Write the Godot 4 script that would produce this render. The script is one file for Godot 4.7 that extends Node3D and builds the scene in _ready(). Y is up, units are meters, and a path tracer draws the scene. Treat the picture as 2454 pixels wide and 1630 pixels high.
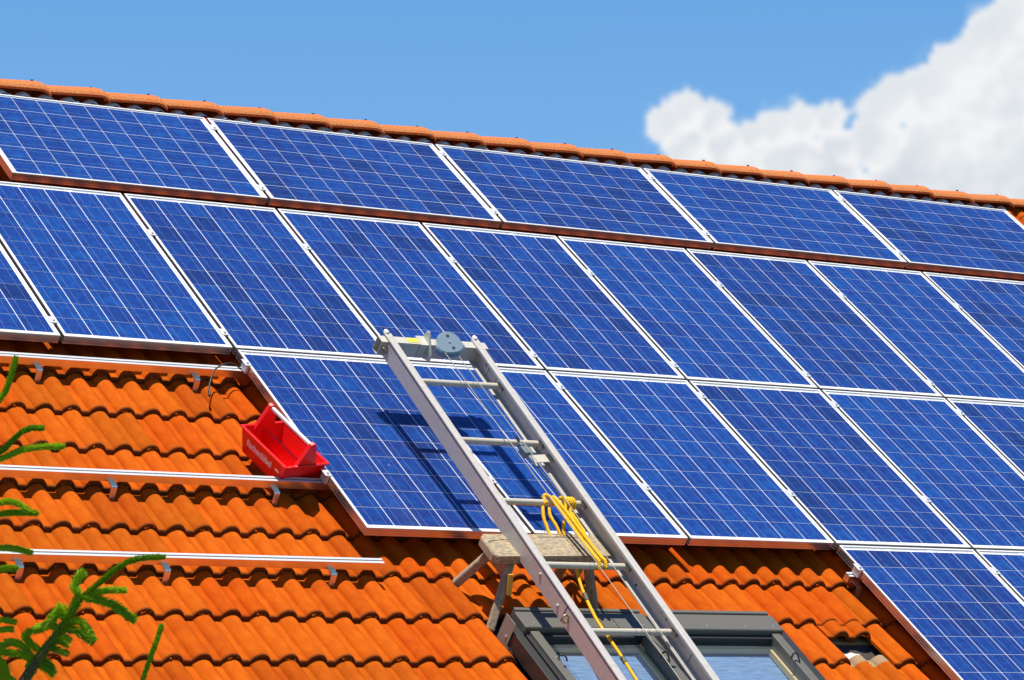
extends Node3D
# A tiled roof with solar panels, mounting rails, a ladder hoist on a trestle, roof windows and a spruce.
# Roof coordinates: u along the ridge, v up the slope, n out of the roof. The panel glass lies at n = 0.

const PITCH := 0.6510          # roof pitch in radians
const PW := 0.9876             # panel width
const PH := 1.647              # panel height
const PD := 0.048              # panel frame depth
const PU := 1.01               # panel spacing along the row
const GAP := 0.0207
const TW := 0.303              # tile cover width
const TG := 0.3465             # tile gauge
const TV0 := -0.146            # a row of tile butts
const TU0 := 0.152             # a column of tile joints
const TZ := -0.175             # valley level at the head of a tile
const GROUND := -5.6

var RB: Basis
var taken := {}
var M := {}
var cam_pos: Vector3
var cam_fwd: Vector3
var cam_right: Vector3
var cam_up: Vector3

# ---------------------------------------------------------------- helpers
func lin(r: float, g: float, b: float, a := 1.0) -> Color:
	var c := Color(r, g, b).linear_to_srgb()
	c.a = a
	return c

func uvn(u: float, v: float, n: float) -> Vector3:
	return RB * Vector3(u, v, n)

func RT(u: float, v: float, n: float) -> Transform3D:
	return Transform3D(RB, uvn(u, v, n))

func numbered(called: String) -> String:
	var k: int = taken.get(called, 0)
	taken[called] = k + 1
	return called if k == 0 else "%s_%03d" % [called, k]

func tag(o: Node, label: String, category: String, group := "") -> void:
	o.set_meta("label", label)
	o.set_meta("category", category)
	if group != "":
		o.set_meta("group", group)

func thing(called: String, label: String, category: String, xf: Transform3D, group := "") -> Node3D:
	var o := Node3D.new()
	o.name = numbered(called)
	add_child(o)
	o.transform = xf
	tag(o, label, category, group)
	return o

func mi(called: String, mesh: Mesh, mat: Material, parent: Node, xf := Transform3D()) -> MeshInstance3D:
	var o := MeshInstance3D.new()
	o.name = called
	o.mesh = mesh
	o.material_override = mat
	o.transform = xf
	parent.add_child(o, true)
	return o

func st_new() -> SurfaceTool:
	var st := SurfaceTool.new()
	st.begin(Mesh.PRIMITIVE_TRIANGLES)
	return st

func fin(st: SurfaceTool) -> ArrayMesh:
	st.generate_normals()
	return st.commit()

# one triangle whose front faces the hint
func tri(st: SurfaceTool, a: Vector3, b: Vector3, c: Vector3, hint: Vector3, ua := Vector2(), ub := Vector2(), uc := Vector2()) -> void:
	var nn := (a - c).cross(a - b)
	if nn.dot(hint) < 0.0:
		var t := b
		b = c
		c = t
		var tu := ub
		ub = uc
		uc = tu
	st.set_uv(ua)
	st.add_vertex(a)
	st.set_uv(ub)
	st.add_vertex(b)
	st.set_uv(uc)
	st.add_vertex(c)

func quad(st: SurfaceTool, a: Vector3, b: Vector3, c: Vector3, d: Vector3, hint: Vector3, ua := Vector2(0, 0), ub := Vector2(1, 0), uc := Vector2(1, 1), ud := Vector2(0, 1)) -> void:
	tri(st, a, b, c, hint, ua, ub, uc)
	tri(st, a, c, d, hint, ua, uc, ud)

# box with chamfered edges; uv in metres
func box(st: SurfaceTool, c: Vector3, s: Vector3, bs := Basis(), ch := 0.0) -> void:
	st.set_smooth_group(-1)
	var h := s * 0.5
	var k := minf(ch, minf(h.x, minf(h.y, h.z)) * 0.9)
	for ax in 3:
		var a1 := (ax + 1) % 3
		var a2 := (ax + 2) % 3
		for sg in [-1.0, 1.0]:
			var p := []
			for q in [[-1, -1], [1, -1], [1, 1], [-1, 1]]:
				var v := Vector3()
				v[ax] = sg * h[ax]
				v[a1] = q[0] * (h[a1] - k)
				v[a2] = q[1] * (h[a2] - k)
				p.append(v)
			var nn := Vector3()
			nn[ax] = sg
			quad(st, c + bs * p[0], c + bs * p[1], c + bs * p[2], c + bs * p[3], bs * nn, Vector2(p[0][a1], p[0][a2]), Vector2(p[1][a1], p[1][a2]), Vector2(p[2][a1], p[2][a2]), Vector2(p[3][a1], p[3][a2]))
	if k <= 0.0:
		return
	for ax in 3:      # edges along ax
		var a1 := (ax + 1) % 3
		var a2 := (ax + 2) % 3
		for s1 in [-1.0, 1.0]:
			for s2 in [-1.0, 1.0]:
				var p := []
				for q in [[-1, 0], [1, 0], [1, 1], [-1, 1]]:
					var v := Vector3()
					v[ax] = q[0] * (h[ax] - k)
					v[a1] = s1 * (h[a1] - (k if q[1] == 0 else 0.0))
					v[a2] = s2 * (h[a2] - (0.0 if q[1] == 0 else k))
					p.append(v)
				var nn := Vector3()
				nn[a1] = s1
				nn[a2] = s2
				quad(st, c + bs * p[0], c + bs * p[1], c + bs * p[2], c + bs * p[3], bs * nn)
	for sx in [-1.0, 1.0]:
		for sy in [-1.0, 1.0]:
			for sz in [-1.0, 1.0]:
				var q := Vector3(sx, sy, sz)
				tri(st, c + bs * (q * (h - Vector3(0, k, k))), c + bs * (q * (h - Vector3(k, 0, k))), c + bs * (q * (h - Vector3(k, k, 0))), bs * q)

func box_mesh(s: Vector3, ch := 0.0, c := Vector3()) -> ArrayMesh:
	var st := st_new()
	box(st, c, s, Basis(), ch)
	return fin(st)

# tube along points; radii may vary
func tube(st: SurfaceTool, pts: Array, rad, sides := 8, caps := true, squash := Vector2(1, 1)) -> void:
	var rings := []
	var dirs := []
	var up := Vector3(0, 0, 1)
	for i in pts.size():
		var a: Vector3 = pts[maxi(i - 1, 0)]
		var b: Vector3 = pts[mini(i + 1, pts.size() - 1)]
		var d := (b - a).normalized()
		if absf(d.dot(up)) > 0.95:
			up = Vector3(1, 0, 0) if i == 0 else up
		var x := up.cross(d).normalized()
		var y := d.cross(x).normalized()
		up = y
		var r: float = rad[i] if rad is Array else rad
		var ring := []
		for k in sides:
			var t := TAU * k / sides
			ring.append((pts[i] as Vector3) + x * cos(t) * r * squash.x + y * sin(t) * r * squash.y)
		rings.append(ring)
		dirs.append(d)
	st.set_smooth_group(0)
	var run := 0.0
	for i in pts.size() - 1:
		var step := (pts[i + 1] as Vector3).distance_to(pts[i])
		for k in sides:
			var k2 := (k + 1) % sides
			var mid: Vector3 = (rings[i][k] + rings[i][k2]) * 0.5 - pts[i]
			quad(st, rings[i][k], rings[i][k2], rings[i + 1][k2], rings[i + 1][k], mid, Vector2(float(k) / sides, run), Vector2(float(k + 1) / sides, run), Vector2(float(k + 1) / sides, run + step), Vector2(float(k) / sides, run + step))
		run += step
	if caps:
		st.set_smooth_group(-1)
		for e in [0, pts.size() - 1]:
			for k in sides:
				tri(st, pts[e], rings[e][k], rings[e][(k + 1) % sides], dirs[e] * (-1.0 if e == 0 else 1.0))

func tube_mesh(pts: Array, rad, sides := 8, caps := true) -> ArrayMesh:
	var st := st_new()
	tube(st, pts, rad, sides, caps)
	return fin(st)

# closed or open 2D profile (x = local y, y = local z) pushed along local x
func extrude(st: SurfaceTool, prof: Array, x0: float, x1: float, closed := true, ends := true) -> void:
	st.set_smooth_group(-1)
	var c := Vector2()
	for q in prof:
		c += q
	c /= prof.size()
	var area := 0.0
	for i in prof.size():
		area += (prof[i] as Vector2).cross(prof[(i + 1) % prof.size()])
	for i in (prof.size() if closed else prof.size() - 1):
		var a: Vector2 = prof[i]
		var b: Vector2 = prof[(i + 1) % prof.size()]
		var e := b - a
		var o := Vector2(e.y, -e.x) * (1.0 if area > 0 else -1.0)
		quad(st, Vector3(x0, a.x, a.y), Vector3(x0, b.x, b.y), Vector3(x1, b.x, b.y), Vector3(x1, a.x, a.y), Vector3(0, o.x, o.y), Vector2(x0, a.x + a.y), Vector2(x0, b.x + b.y), Vector2(x1, b.x + b.y), Vector2(x1, a.x + a.y))
	if ends:
		var idx := Geometry2D.triangulate_polygon(PackedVector2Array(prof))
		for i in range(0, idx.size(), 3):
			for x in [x0, x1]:
				var p := []
				for k in 3:
					var q: Vector2 = prof[idx[i + k]]
					p.append(Vector3(x, q.x, q.y))
				tri(st, p[0], p[1], p[2], Vector3(-1 if x == x0 else 1, 0, 0))

func smooth(pts: Array, n := 6) -> Array:
	var c := Curve3D.new()
	for i in pts.size():
		var a: Vector3 = pts[maxi(i - 1, 0)]
		var b: Vector3 = pts[mini(i + 1, pts.size() - 1)]
		var h := (b - a) / 6.0
		c.add_point(pts[i], -h, h)
	var out := []
	for i in pts.size() - 1:
		for k in n:
			out.append(c.sample(i, float(k) / n))
	out.append(pts[-1])
	return out

func std(col: Color, rough := 0.6, metal := 0.0) -> StandardMaterial3D:
	var m := StandardMaterial3D.new()
	m.albedo_color = col
	m.roughness = rough
	m.metallic = metal
	return m

func noise(seed_: int, freq: float, kind := FastNoiseLite.TYPE_SIMPLEX_SMOOTH, oct := 4) -> FastNoiseLite:
	var f := FastNoiseLite.new()
	f.seed = seed_
	f.noise_type = kind
	f.frequency = freq
	f.fractal_octaves = oct
	return f

func tex(im: Image) -> ImageTexture:
	return ImageTexture.create_from_image(im)

# pixel of the photograph (2454 x 1630) to a point at a given distance in front of the lens
func from_pixel(x: float, y: float, z: float) -> Vector3:
	return cam_pos + (cam_right * ((x - 1227.0) / 7536.86) - cam_up * ((y - 815.0) / 7536.86) + cam_fwd) * z

func seen_by_camera(p: Vector3, margin := 60.0) -> bool:
	var d := p - cam_pos
	var z := d.dot(cam_fwd)
	if z < 0.1:
		return false
	var x := d.dot(cam_right) / z * 7536.86 + 1227.0
	var y := -d.dot(cam_up) / z * 7536.86 + 815.0
	return x > -margin and x < 2454.0 + margin and y > -margin and y < 1630.0 + margin

# ---------------------------------------------------------------- sky
func sky_panorama() -> Image:
	var w := 4096
	var h := 2048
	var low := Image.create(1024, 512, false, Image.FORMAT_RGB8)
	var f1 := noise(11, 0.9, FastNoiseLite.TYPE_SIMPLEX_SMOOTH, 5)
	for j in 512:
		var el := PI * 0.5 - (j + 0.5) / 512.0 * PI
		for i in 1024:
			var az := (i + 0.5) / 1024.0 * TAU
			var d := Vector3(sin(az) * cos(el), sin(el), -cos(az) * cos(el))
			var c := sky_tone(el)
			if el > 0.0:
				# scattered fair-weather cumulus all round, on a layer overhead
				var q := d / (d.y + 0.12)
				var cl := smoothstep(0.30, 0.52, f1.get_noise_3d(q.x * 0.9 + 7.0, 0.0, q.z * 0.9 - 3.0))
				c = c.lerp(Color(0.89, 0.91, 0.93), cl * 0.9)
			low.set_pixel(i, j, c)
	low.resize(w, h, Image.INTERPOLATE_BILINEAR)
	# the bank of cumulus behind the ridge, in degrees of azimuth and elevation
	var n1 := noise(5, 0.55, FastNoiseLite.TYPE_SIMPLEX_SMOOTH, 5)
	var n2 := noise(23, 0.35, FastNoiseLite.TYPE_SIMPLEX_SMOOTH, 4)
	var n3 := noise(31, 1.3, FastNoiseLite.TYPE_SIMPLEX_SMOOTH, 3)
	var puffs := []
	for q in CLOUD:
		var d := from_pixel(q[0], q[1], 1.0) - cam_pos
		d = d.normalized()
		puffs.append(Vector3(rad_to_deg(atan2(d.x, -d.z)), rad_to_deg(asin(d.y)), q[2] / 131.5))
	var i0 := 380
	var i1 := 1000
	var j0 := 740
	var j1 := 1024
	var field := PackedFloat32Array()
	field.resize((i1 - i0) * (j1 - j0))
	for j in range(j0, j1):
		var el := 90.0 - (j + 0.5) / h * 180.0
		for i in range(i0, i1):
			var az := (i + 0.5) / w * 360.0
			var best := -9.0
			for p in puffs:
				var dd := Vector2(az - p.x, (el - p.y) * 1.05).length()
				best = maxf(best, (p.z - dd) / minf(p.z, 1.2))
			var e := best
			if best > -1.2:
				# billows: rounded lumps of three sizes, the finest fraying the edge
				var b1 := 0.5 - absf(n1.get_noise_2d(az * 1.1, el * 1.1)) * 1.6
				var b2 := 0.5 - absf(n3.get_noise_2d(az * 1.6 + 5.0, el * 1.6)) * 1.6
				e += b1 * 0.34 + b2 * 0.24 + n3.get_noise_2d(az * 3.0, el * 3.0) * 0.16 - 0.22 + 0.55 * smoothstep(0.12, 0.6, best)
			field[(j - j0) * (i1 - i0) + i - i0] = e
	for j in range(j0, j1):
		var el := 90.0 - (j + 0.5) / h * 180.0
		for i in range(i0, i1):
			var inside := clampf(minf(minf(i - i0, i1 - i), j - j0) / 40.0, 0.0, 1.0)
			var tone := sky_tone(deg_to_rad(el))
			var e := field[(j - j0) * (i1 - i0) + i - i0]
			if e < -0.35:
				low.set_pixel(i, j, low.get_pixel(i, j).lerp(tone, inside))
				continue
			var az := (i + 0.5) / w * 360.0
			var wisp := 0.30 * smoothstep(-0.30, 0.0, e) * clampf(0.5 + 1.6 * n3.get_noise_2d(az * 2.6, el * 5.0), 0.0, 1.0)
			var a := maxf(smoothstep(-0.02, 0.15, e), wisp)
			# light from above and the side: compare with the cloud a little nearer to the sun
			var jj := maxi(j - 2, j0)
			var ii := maxi(i - 2, i0)
			var toward := field[(jj - j0) * (i1 - i0) + ii - i0]
			var relief := clampf((e - toward) * 1.7, -0.5, 0.5)
			var body := clampf(0.5 + 0.9 * n2.get_noise_2d(az * 1.2 + 40.0, el * 1.5), 0.0, 1.0)
			var grey := clampf(body * 0.30 + clampf((10.2 - el) * 0.22, 0.0, 0.55), 0.0, 1.0) * smoothstep(0.1, 0.9, e)
			var lit := Color(0.955, 0.96, 0.965).lerp(Color(0.765, 0.81, 0.855), clampf(grey + relief * 0.35, 0.0, 1.0))
			low.set_pixel(i, j, low.get_pixel(i, j).lerp(tone.lerp(lit, a), inside))
	return low

const CLOUD := [[1600, 300, 62], [1655, 262, 58], [1700, 285, 60], [1640, 350, 70], [1740, 345, 70], [1800, 325, 52], [1860, 310, 62], [1925, 290, 58], [1985, 285, 55], [1900, 400, 110], [2010, 350, 60],
	[2110, 260, 70], [2160, 230, 72], [2100, 340, 95], [2230, 230, 105], [2290, 170, 92], [2340, 140, 90], [2390, 100, 105], [2440, 40, 95], [2480, -20, 110], [2300, 330, 170], [2450, 250, 190], [2200, 430, 160], [2400, 430, 200], [1980, 450, 130], [1760, 430, 105],
	[2560, 180, 260], [2700, 120, 300], [2600, 480, 330], [2300, 620, 300], [1900, 560, 190], [2950, 300, 330], [1700, 480, 90], [3150, 420, 300], [3400, 520, 240]]

func sky_tone(el: float) -> Color:
	var t := clampf(rad_to_deg(el), -20.0, 90.0)
	var c0 := Color(0.60, 0.78, 0.935)     # horizon
	var c1 := Color(0.505, 0.715, 0.925)    # 8 degrees
	var c2 := Color(0.40, 0.64, 0.885)    # 14 degrees
	var c3 := Color(0.12, 0.27, 0.58)      # zenith
	if t < 0.0:
		return c0.lerp(Color(0.42, 0.46, 0.42), clampf(-t / 6.0, 0.0, 1.0))
	if t < 8.0:
		return c0.lerp(c1, t / 8.0)
	if t < 14.0:
		return c1.lerp(c2, (t - 8.0) / 6.0)
	return c2.lerp(c3, pow((t - 14.0) / 76.0, 0.6))

# ---------------------------------------------------------------- materials
func make_materials() -> void:
	# fired clay tile: u across the tile, v from the butt (0) to the head (1)
	var rng := RandomNumberGenerator.new()
	rng.seed = 4
	var im := Image.create(512, 512, false, Image.FORMAT_RGB8)
	var fa := noise(1, 0.012)
	var fb := noise(2, 0.09)
	var fc := noise(3, 0.25, FastNoiseLite.TYPE_SIMPLEX, 2)
	for j in 512:
		var v := j / 511.0
		for i in 512:
			var a := fa.get_noise_2d(i, j * 0.6)
			var b := fb.get_noise_2d(i, j)
			var g := fc.get_noise_2d(i, j)
			var k := 1.0 + 0.16 * a + 0.10 * b + 0.07 * g
			var c := Vector3(0.50, 0.096, 0.0050) * k
			c.y *= 1.0 + 0.12 * a
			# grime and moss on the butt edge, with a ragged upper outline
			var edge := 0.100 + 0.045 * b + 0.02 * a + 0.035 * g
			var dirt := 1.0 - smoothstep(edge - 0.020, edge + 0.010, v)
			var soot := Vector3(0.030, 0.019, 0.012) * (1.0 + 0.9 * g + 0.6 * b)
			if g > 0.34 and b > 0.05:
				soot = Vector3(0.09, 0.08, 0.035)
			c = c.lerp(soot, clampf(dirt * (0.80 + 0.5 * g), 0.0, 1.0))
			if v > 0.86:      # the head under the next course keeps cement-coloured dust
				c = c.lerp(Vector3(0.42, 0.27, 0.16) * (1.0 + 0.3 * b), smoothstep(0.86, 0.885, v + 0.01 * g))
			var s := lin(clampf(c.x, 0, 1), clampf(c.y, 0, 1), clampf(c.z, 0, 1))
			im.set_pixel(i, j, s)
	for k in 60:      # pale specks
		var x := rng.randi_range(2, 508)
		var y := rng.randi_range(90, 430)
		im.set_pixel(x, y, Color(0.95, 0.75, 0.6))
		if k % 3 == 0:
			im.set_pixel(x + 1, y, Color(0.98, 0.85, 0.75))
			im.set_pixel(x, y + 1, Color(0.92, 0.7, 0.55))
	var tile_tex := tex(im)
	var nb := NoiseTexture2D.new()
	nb.noise = noise(8, 0.08)
	nb.width = 256
	nb.height = 256
	nb.seamless = true
	M.tiles = []
	for k in 6:
		var m := std(Color(1, 1, 1).lerp([Color(0.90, 0.87, 0.88), Color(1, 1, 1), Color(0.96, 0.92, 0.9), Color(1, 0.98, 1), Color(0.93, 0.95, 0.94), Color(0.98, 0.90, 0.84)][k], 1.0), 0.8)
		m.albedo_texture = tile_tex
		m.uv1_offset = Vector3(k * 0.173, 0, 0)
		m.metallic_specular = 0.14
		m.heightmap_enabled = true
		m.heightmap_texture = nb
		m.heightmap_scale = 0.06
		M.tiles.append(m)
	M.clay = std(lin(0.56, 0.135, 0.02), 0.7)
	# ridge clay with lichen
	var ir := Image.create(512, 256, false, Image.FORMAT_RGB8)
	var fl := noise(14, 0.07)
	var fl2 := noise(15, 0.28, FastNoiseLite.TYPE_SIMPLEX, 2)
	for j in 256:
		for i in 512:
			var b := fl.get_noise_2d(i, j)
			var g := fl2.get_noise_2d(i, j)
			var c := Vector3(0.56, 0.118, 0.008) * (1.0 + 0.15 * b + 0.1 * g)
			var low := smoothstep(0.35, 0.95, absf(j / 255.0 - 0.5) * 2.0)
			c = c.lerp(Vector3(0.44, 0.15, 0.015), clampf((0.25 + b) * low * 1.2, 0.0, 0.7))
			if g > 0.44 - 0.22 * low and b > 0.05:
				c = Vector3(0.72, 0.62, 0.40)
			ir.set_pixel(i, j, lin(clampf(c.x, 0, 1), clampf(c.y, 0, 1), clampf(c.z, 0, 1)))
	M.ridge = std(Color(1, 1, 1), 0.85)
	M.ridge.albedo_texture = tex(ir)
	M.soot = std(lin(0.018, 0.013, 0.010), 0.95)
	# polycrystalline silicon
	var ic := Image.create(1024, 1024, false, Image.FORMAT_RGB8)
	var cells := noise(41, 0.024, FastNoiseLite.TYPE_CELLULAR, 1)
	cells.cellular_return_type = FastNoiseLite.RETURN_CELL_VALUE
	cells.cellular_jitter = 1.0
	cells.domain_warp_enabled = true
	cells.domain_warp_amplitude = 14.0
	cells.domain_warp_frequency = 0.03
	var c2 := noise(42, 0.06, FastNoiseLite.TYPE_CELLULAR, 1)
	c2.cellular_return_type = FastNoiseLite.RETURN_CELL_VALUE
	var soft := noise(43, 0.006)
	var grain := noise(44, 0.4, FastNoiseLite.TYPE_SIMPLEX, 2)
	for j in 1024:
		for i in 1024:
			var k := 1.0 + 0.17 * cells.get_noise_2d(i, j * 0.8) + 0.07 * c2.get_noise_2d(i, j) + 0.10 * soft.get_noise_2d(i, j) + 0.10 * grain.get_noise_2d(i, j)
			var hue := 0.15 * cells.get_noise_2d(i + 31.0, j * 0.8)
			ic.set_pixel(i, j, lin(0.0050 * k * (1.0 - hue), 0.052 * k * (1.0 + 1.3 * hue), 0.265 * k))
	var cell_tex := tex(ic)
	M.cells = []
	for t in [Color(0.96, 0.96, 0.98), Color(0.92, 0.88, 0.93), Color(0.98, 0.83, 0.90), Color(0.90, 1.0, 1.0), Color(0.90, 0.74, 0.80), Color(0.94, 0.92, 0.96)]:
		var m := std(t, 0.45)
		m.albedo_texture = cell_tex
		m.metallic_specular = 0.1
		M.cells.append(m)
	M.backsheet = std(lin(0.84, 0.84, 0.85), 0.6)
	M.busbar = std(lin(0.24, 0.32, 0.48), 0.45, 0.1)
	M.ribbon = std(lin(0.60, 0.61, 0.63), 0.5, 0.1)
	M.glass = std(Color(0.6, 0.66, 0.72, 0.028), 0.04)
	M.glass.metallic_specular = 0.36      # anti-reflective solar glass
	M.glass.transparency = BaseMaterial3D.TRANSPARENCY_ALPHA
	M.frame = std(lin(0.76, 0.76, 0.76), 0.5, 0.05)
	M.frame_side = std(lin(0.54, 0.49, 0.45), 0.26, 0.95)
	M.rail_top = std(lin(0.62, 0.64, 0.67), 0.45, 0.2)
	var brushed := NoiseTexture2D.new()
	brushed.noise = noise(52, 0.05)
	brushed.width = 256
	brushed.height = 256
	brushed.seamless = true
	M.rail = std(lin(0.82, 0.80, 0.78), 0.28, 0.95)
	M.slot = std(lin(0.16, 0.20, 0.24), 0.6, 0.3)
	M.steel = std(lin(0.78, 0.74, 0.70), 0.30, 0.85)
	M.clamp = std(lin(0.75, 0.76, 0.78), 0.45, 0.5)
	M.bolt = std(lin(0.35, 0.36, 0.38), 0.4, 0.8)
	# weathered ladder aluminium with scuffs
	var il := Image.create(512, 512, false, Image.FORMAT_RGB8)
	var la := noise(61, 0.02)
	var lb := noise(62, 0.2)
	for j in 512:
		for i in 512:
			var b := la.get_noise_2d(i, j)
			var g := lb.get_noise_2d(i * 1.8, j * 0.35)
			var k := 1.0 + 0.16 * b + 0.12 * g
			var c := Vector3(0.52, 0.495, 0.46) * k
			if g > 0.30 and b > 0.16:
				c = c.lerp(Vector3(0.22, 0.20, 0.19), 0.6)
			il.set_pixel(i, j, lin(clampf(c.x, 0, 1), clampf(c.y, 0, 1), clampf(c.z, 0, 1)))
	M.alu = std(Color(1, 1, 1), 0.5, 0.12)
	M.alu.albedo_texture = tex(il)
	M.alu.uv1_triplanar = true
	M.alu.uv1_scale = Vector3(2.3, 2.3, 2.3)
	M.rung = std(lin(0.60, 0.54, 0.43), 0.45, 0.1)
	M.cable = std(lin(0.32, 0.30, 0.26), 0.5, 0.5)
	M.zinc = std(lin(0.30, 0.40, 0.45), 0.35, 0.55)
	M.bracket = std(lin(0.60, 0.58, 0.50), 0.5, 0.35)
	M.knob = std(lin(0.74, 0.72, 0.66), 0.55)
	M.sticker = std(lin(0.85, 0.70, 0.03), 0.5)
	M.black = std(lin(0.018, 0.02, 0.022), 0.5)
	M.conduit = std(lin(0.40, 0.42, 0.41), 0.5)
	M.switch_box = std(lin(0.16, 0.22, 0.23), 0.45, 0.2)
	M.rope = std(lin(0.86, 0.50, 0.005), 0.8)
	M.tape = std(lin(0.10, 0.085, 0.05), 0.6)
	M.brass = std(lin(0.45, 0.40, 0.25), 0.4, 0.8)
	# old grey timber
	var iw := Image.create(512, 256, false, Image.FORMAT_RGB8)
	var wa := noise(71, 0.02)
	var wb := noise(72, 0.05)
	for j in 256:
		for i in 512:
			var g := wa.get_noise_2d(i * 0.35, j * 4.0)
			var b := wb.get_noise_2d(i * 0.5, j)
			var c := Vector3(0.33, 0.275, 0.19) * (1.0 + 0.36 * g + 0.26 * b)
			if b > 0.18:
				c = c.lerp(Vector3(0.56, 0.40, 0.20), 0.6)
			if g < -0.46:
				c *= 0.6
			iw.set_pixel(i, j, lin(clampf(c.x, 0, 1), clampf(c.y, 0, 1), clampf(c.z, 0, 1)))
	M.wood = std(Color(1, 1, 1), 0.85)
	M.wood.albedo_texture = tex(iw)
	M.wood.uv1_scale = Vector3(2.0, 4.0, 1)
	M.wood_leg = std(Color(0.95, 0.93, 0.93), 0.9)
	M.wood_leg.albedo_texture = M.wood.albedo_texture
	M.wood_leg.uv1_triplanar = true
	M.wood_leg.uv1_scale = Vector3(3, 3, 3)
	M.wedge = std(lin(0.72, 0.40, 0.045), 0.7)
	M.crack = std(lin(0.035, 0.028, 0.02), 0.9)
	M.red = std(lin(0.86, 0.008, 0.006), 0.38)
	M.print = std(lin(0.85, 0.80, 0.80), 0.5)
	M.handle = std(lin(0.72, 0.74, 0.77), 0.35, 0.3)
	M.window_metal = std(lin(0.115, 0.111, 0.094), 0.55, 0.0)
	M.plate = std(lin(0.26, 0.265, 0.21), 0.6, 0.0)
	M.window_dark = std(lin(0.030, 0.031, 0.030), 0.5, 0.1)
	M.gasket = std(lin(0.012, 0.013, 0.014), 0.6)
	M.pane = std(Color(0.9, 0.95, 1.0, 0.04), 0.03)
	M.pane.transparency = BaseMaterial3D.TRANSPARENCY_ALPHA
	var ip := Image.create(512, 512, false, Image.FORMAT_RGB8)
	var pa := noise(81, 0.02)
	for j in 512:
		for i in 512:
			var g := pa.get_noise_2d(i * 0.35, j * 3.0)
			var k := 1.0 + 0.45 * g
			ip.set_pixel(i, j, lin(0.11 * k, 0.21 * k, 0.37 * k))
	M.blind = std(Color(1, 1, 1), 0.6)
	M.blind.albedo_texture = tex(ip)
	M.blind.uv1_scale = Vector3(1.3, 1.3, 1)
	M.blind.heightmap_enabled = true
	M.blind.heightmap_texture = M.blind.albedo_texture
	M.blind.heightmap_scale = 0.25
	M.pine = std(lin(0.55, 0.42, 0.20), 0.6)
	M.underlay = std(lin(0.05, 0.04, 0.035), 0.95)
	M.membrane = std(lin(0.72, 0.70, 0.66), 0.7)
	M.batten = std(lin(0.30, 0.19, 0.10), 0.9)
	M.flash = std(lin(0.78, 0.76, 0.72), 0.6)
	M.wall = std(lin(0.62, 0.57, 0.48), 0.9)
	M.bark = std(lin(0.11, 0.065, 0.030), 0.95)
	M.needles = []
	for c in [lin(0.52, 0.70, 0.012), lin(0.66, 0.80, 0.02), lin(0.32, 0.50, 0.010)]:
		var m := std(c, 0.55)
		m.vertex_color_use_as_albedo = true
		m.backlight_enabled = true
		m.backlight = lin(0.32, 0.45, 0.02)
		M.needles.append(m)
	M.grass = std(lin(0.06, 0.11, 0.03), 0.95)
	var ng := NoiseTexture2D.new()
	ng.noise = noise(91, 0.02)
	ng.width = 512
	ng.height = 512
	ng.seamless = true
	var ramp := Gradient.new()
	ramp.colors = PackedColorArray([lin(0.035, 0.07, 0.02), lin(0.09, 0.14, 0.04)])
	ng.color_ramp = ramp
	M.grass.albedo_color = Color(1, 1, 1)
	M.grass.albedo_texture = ng
	M.grass.uv1_triplanar = true
	M.grass.uv1_scale = Vector3(0.3, 0.3, 0.3)

# ---------------------------------------------------------------- roof tiles
func tile_z(x: float) -> float:
	var d := minf(absf(x - 0.1015), minf(absf(x - 0.253), absf(x + 0.05)))
	if d < 0.053:
		return 0.038 * pow(cos(PI * 0.5 * d / 0.053), 0.66)
	return 0.0

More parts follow.
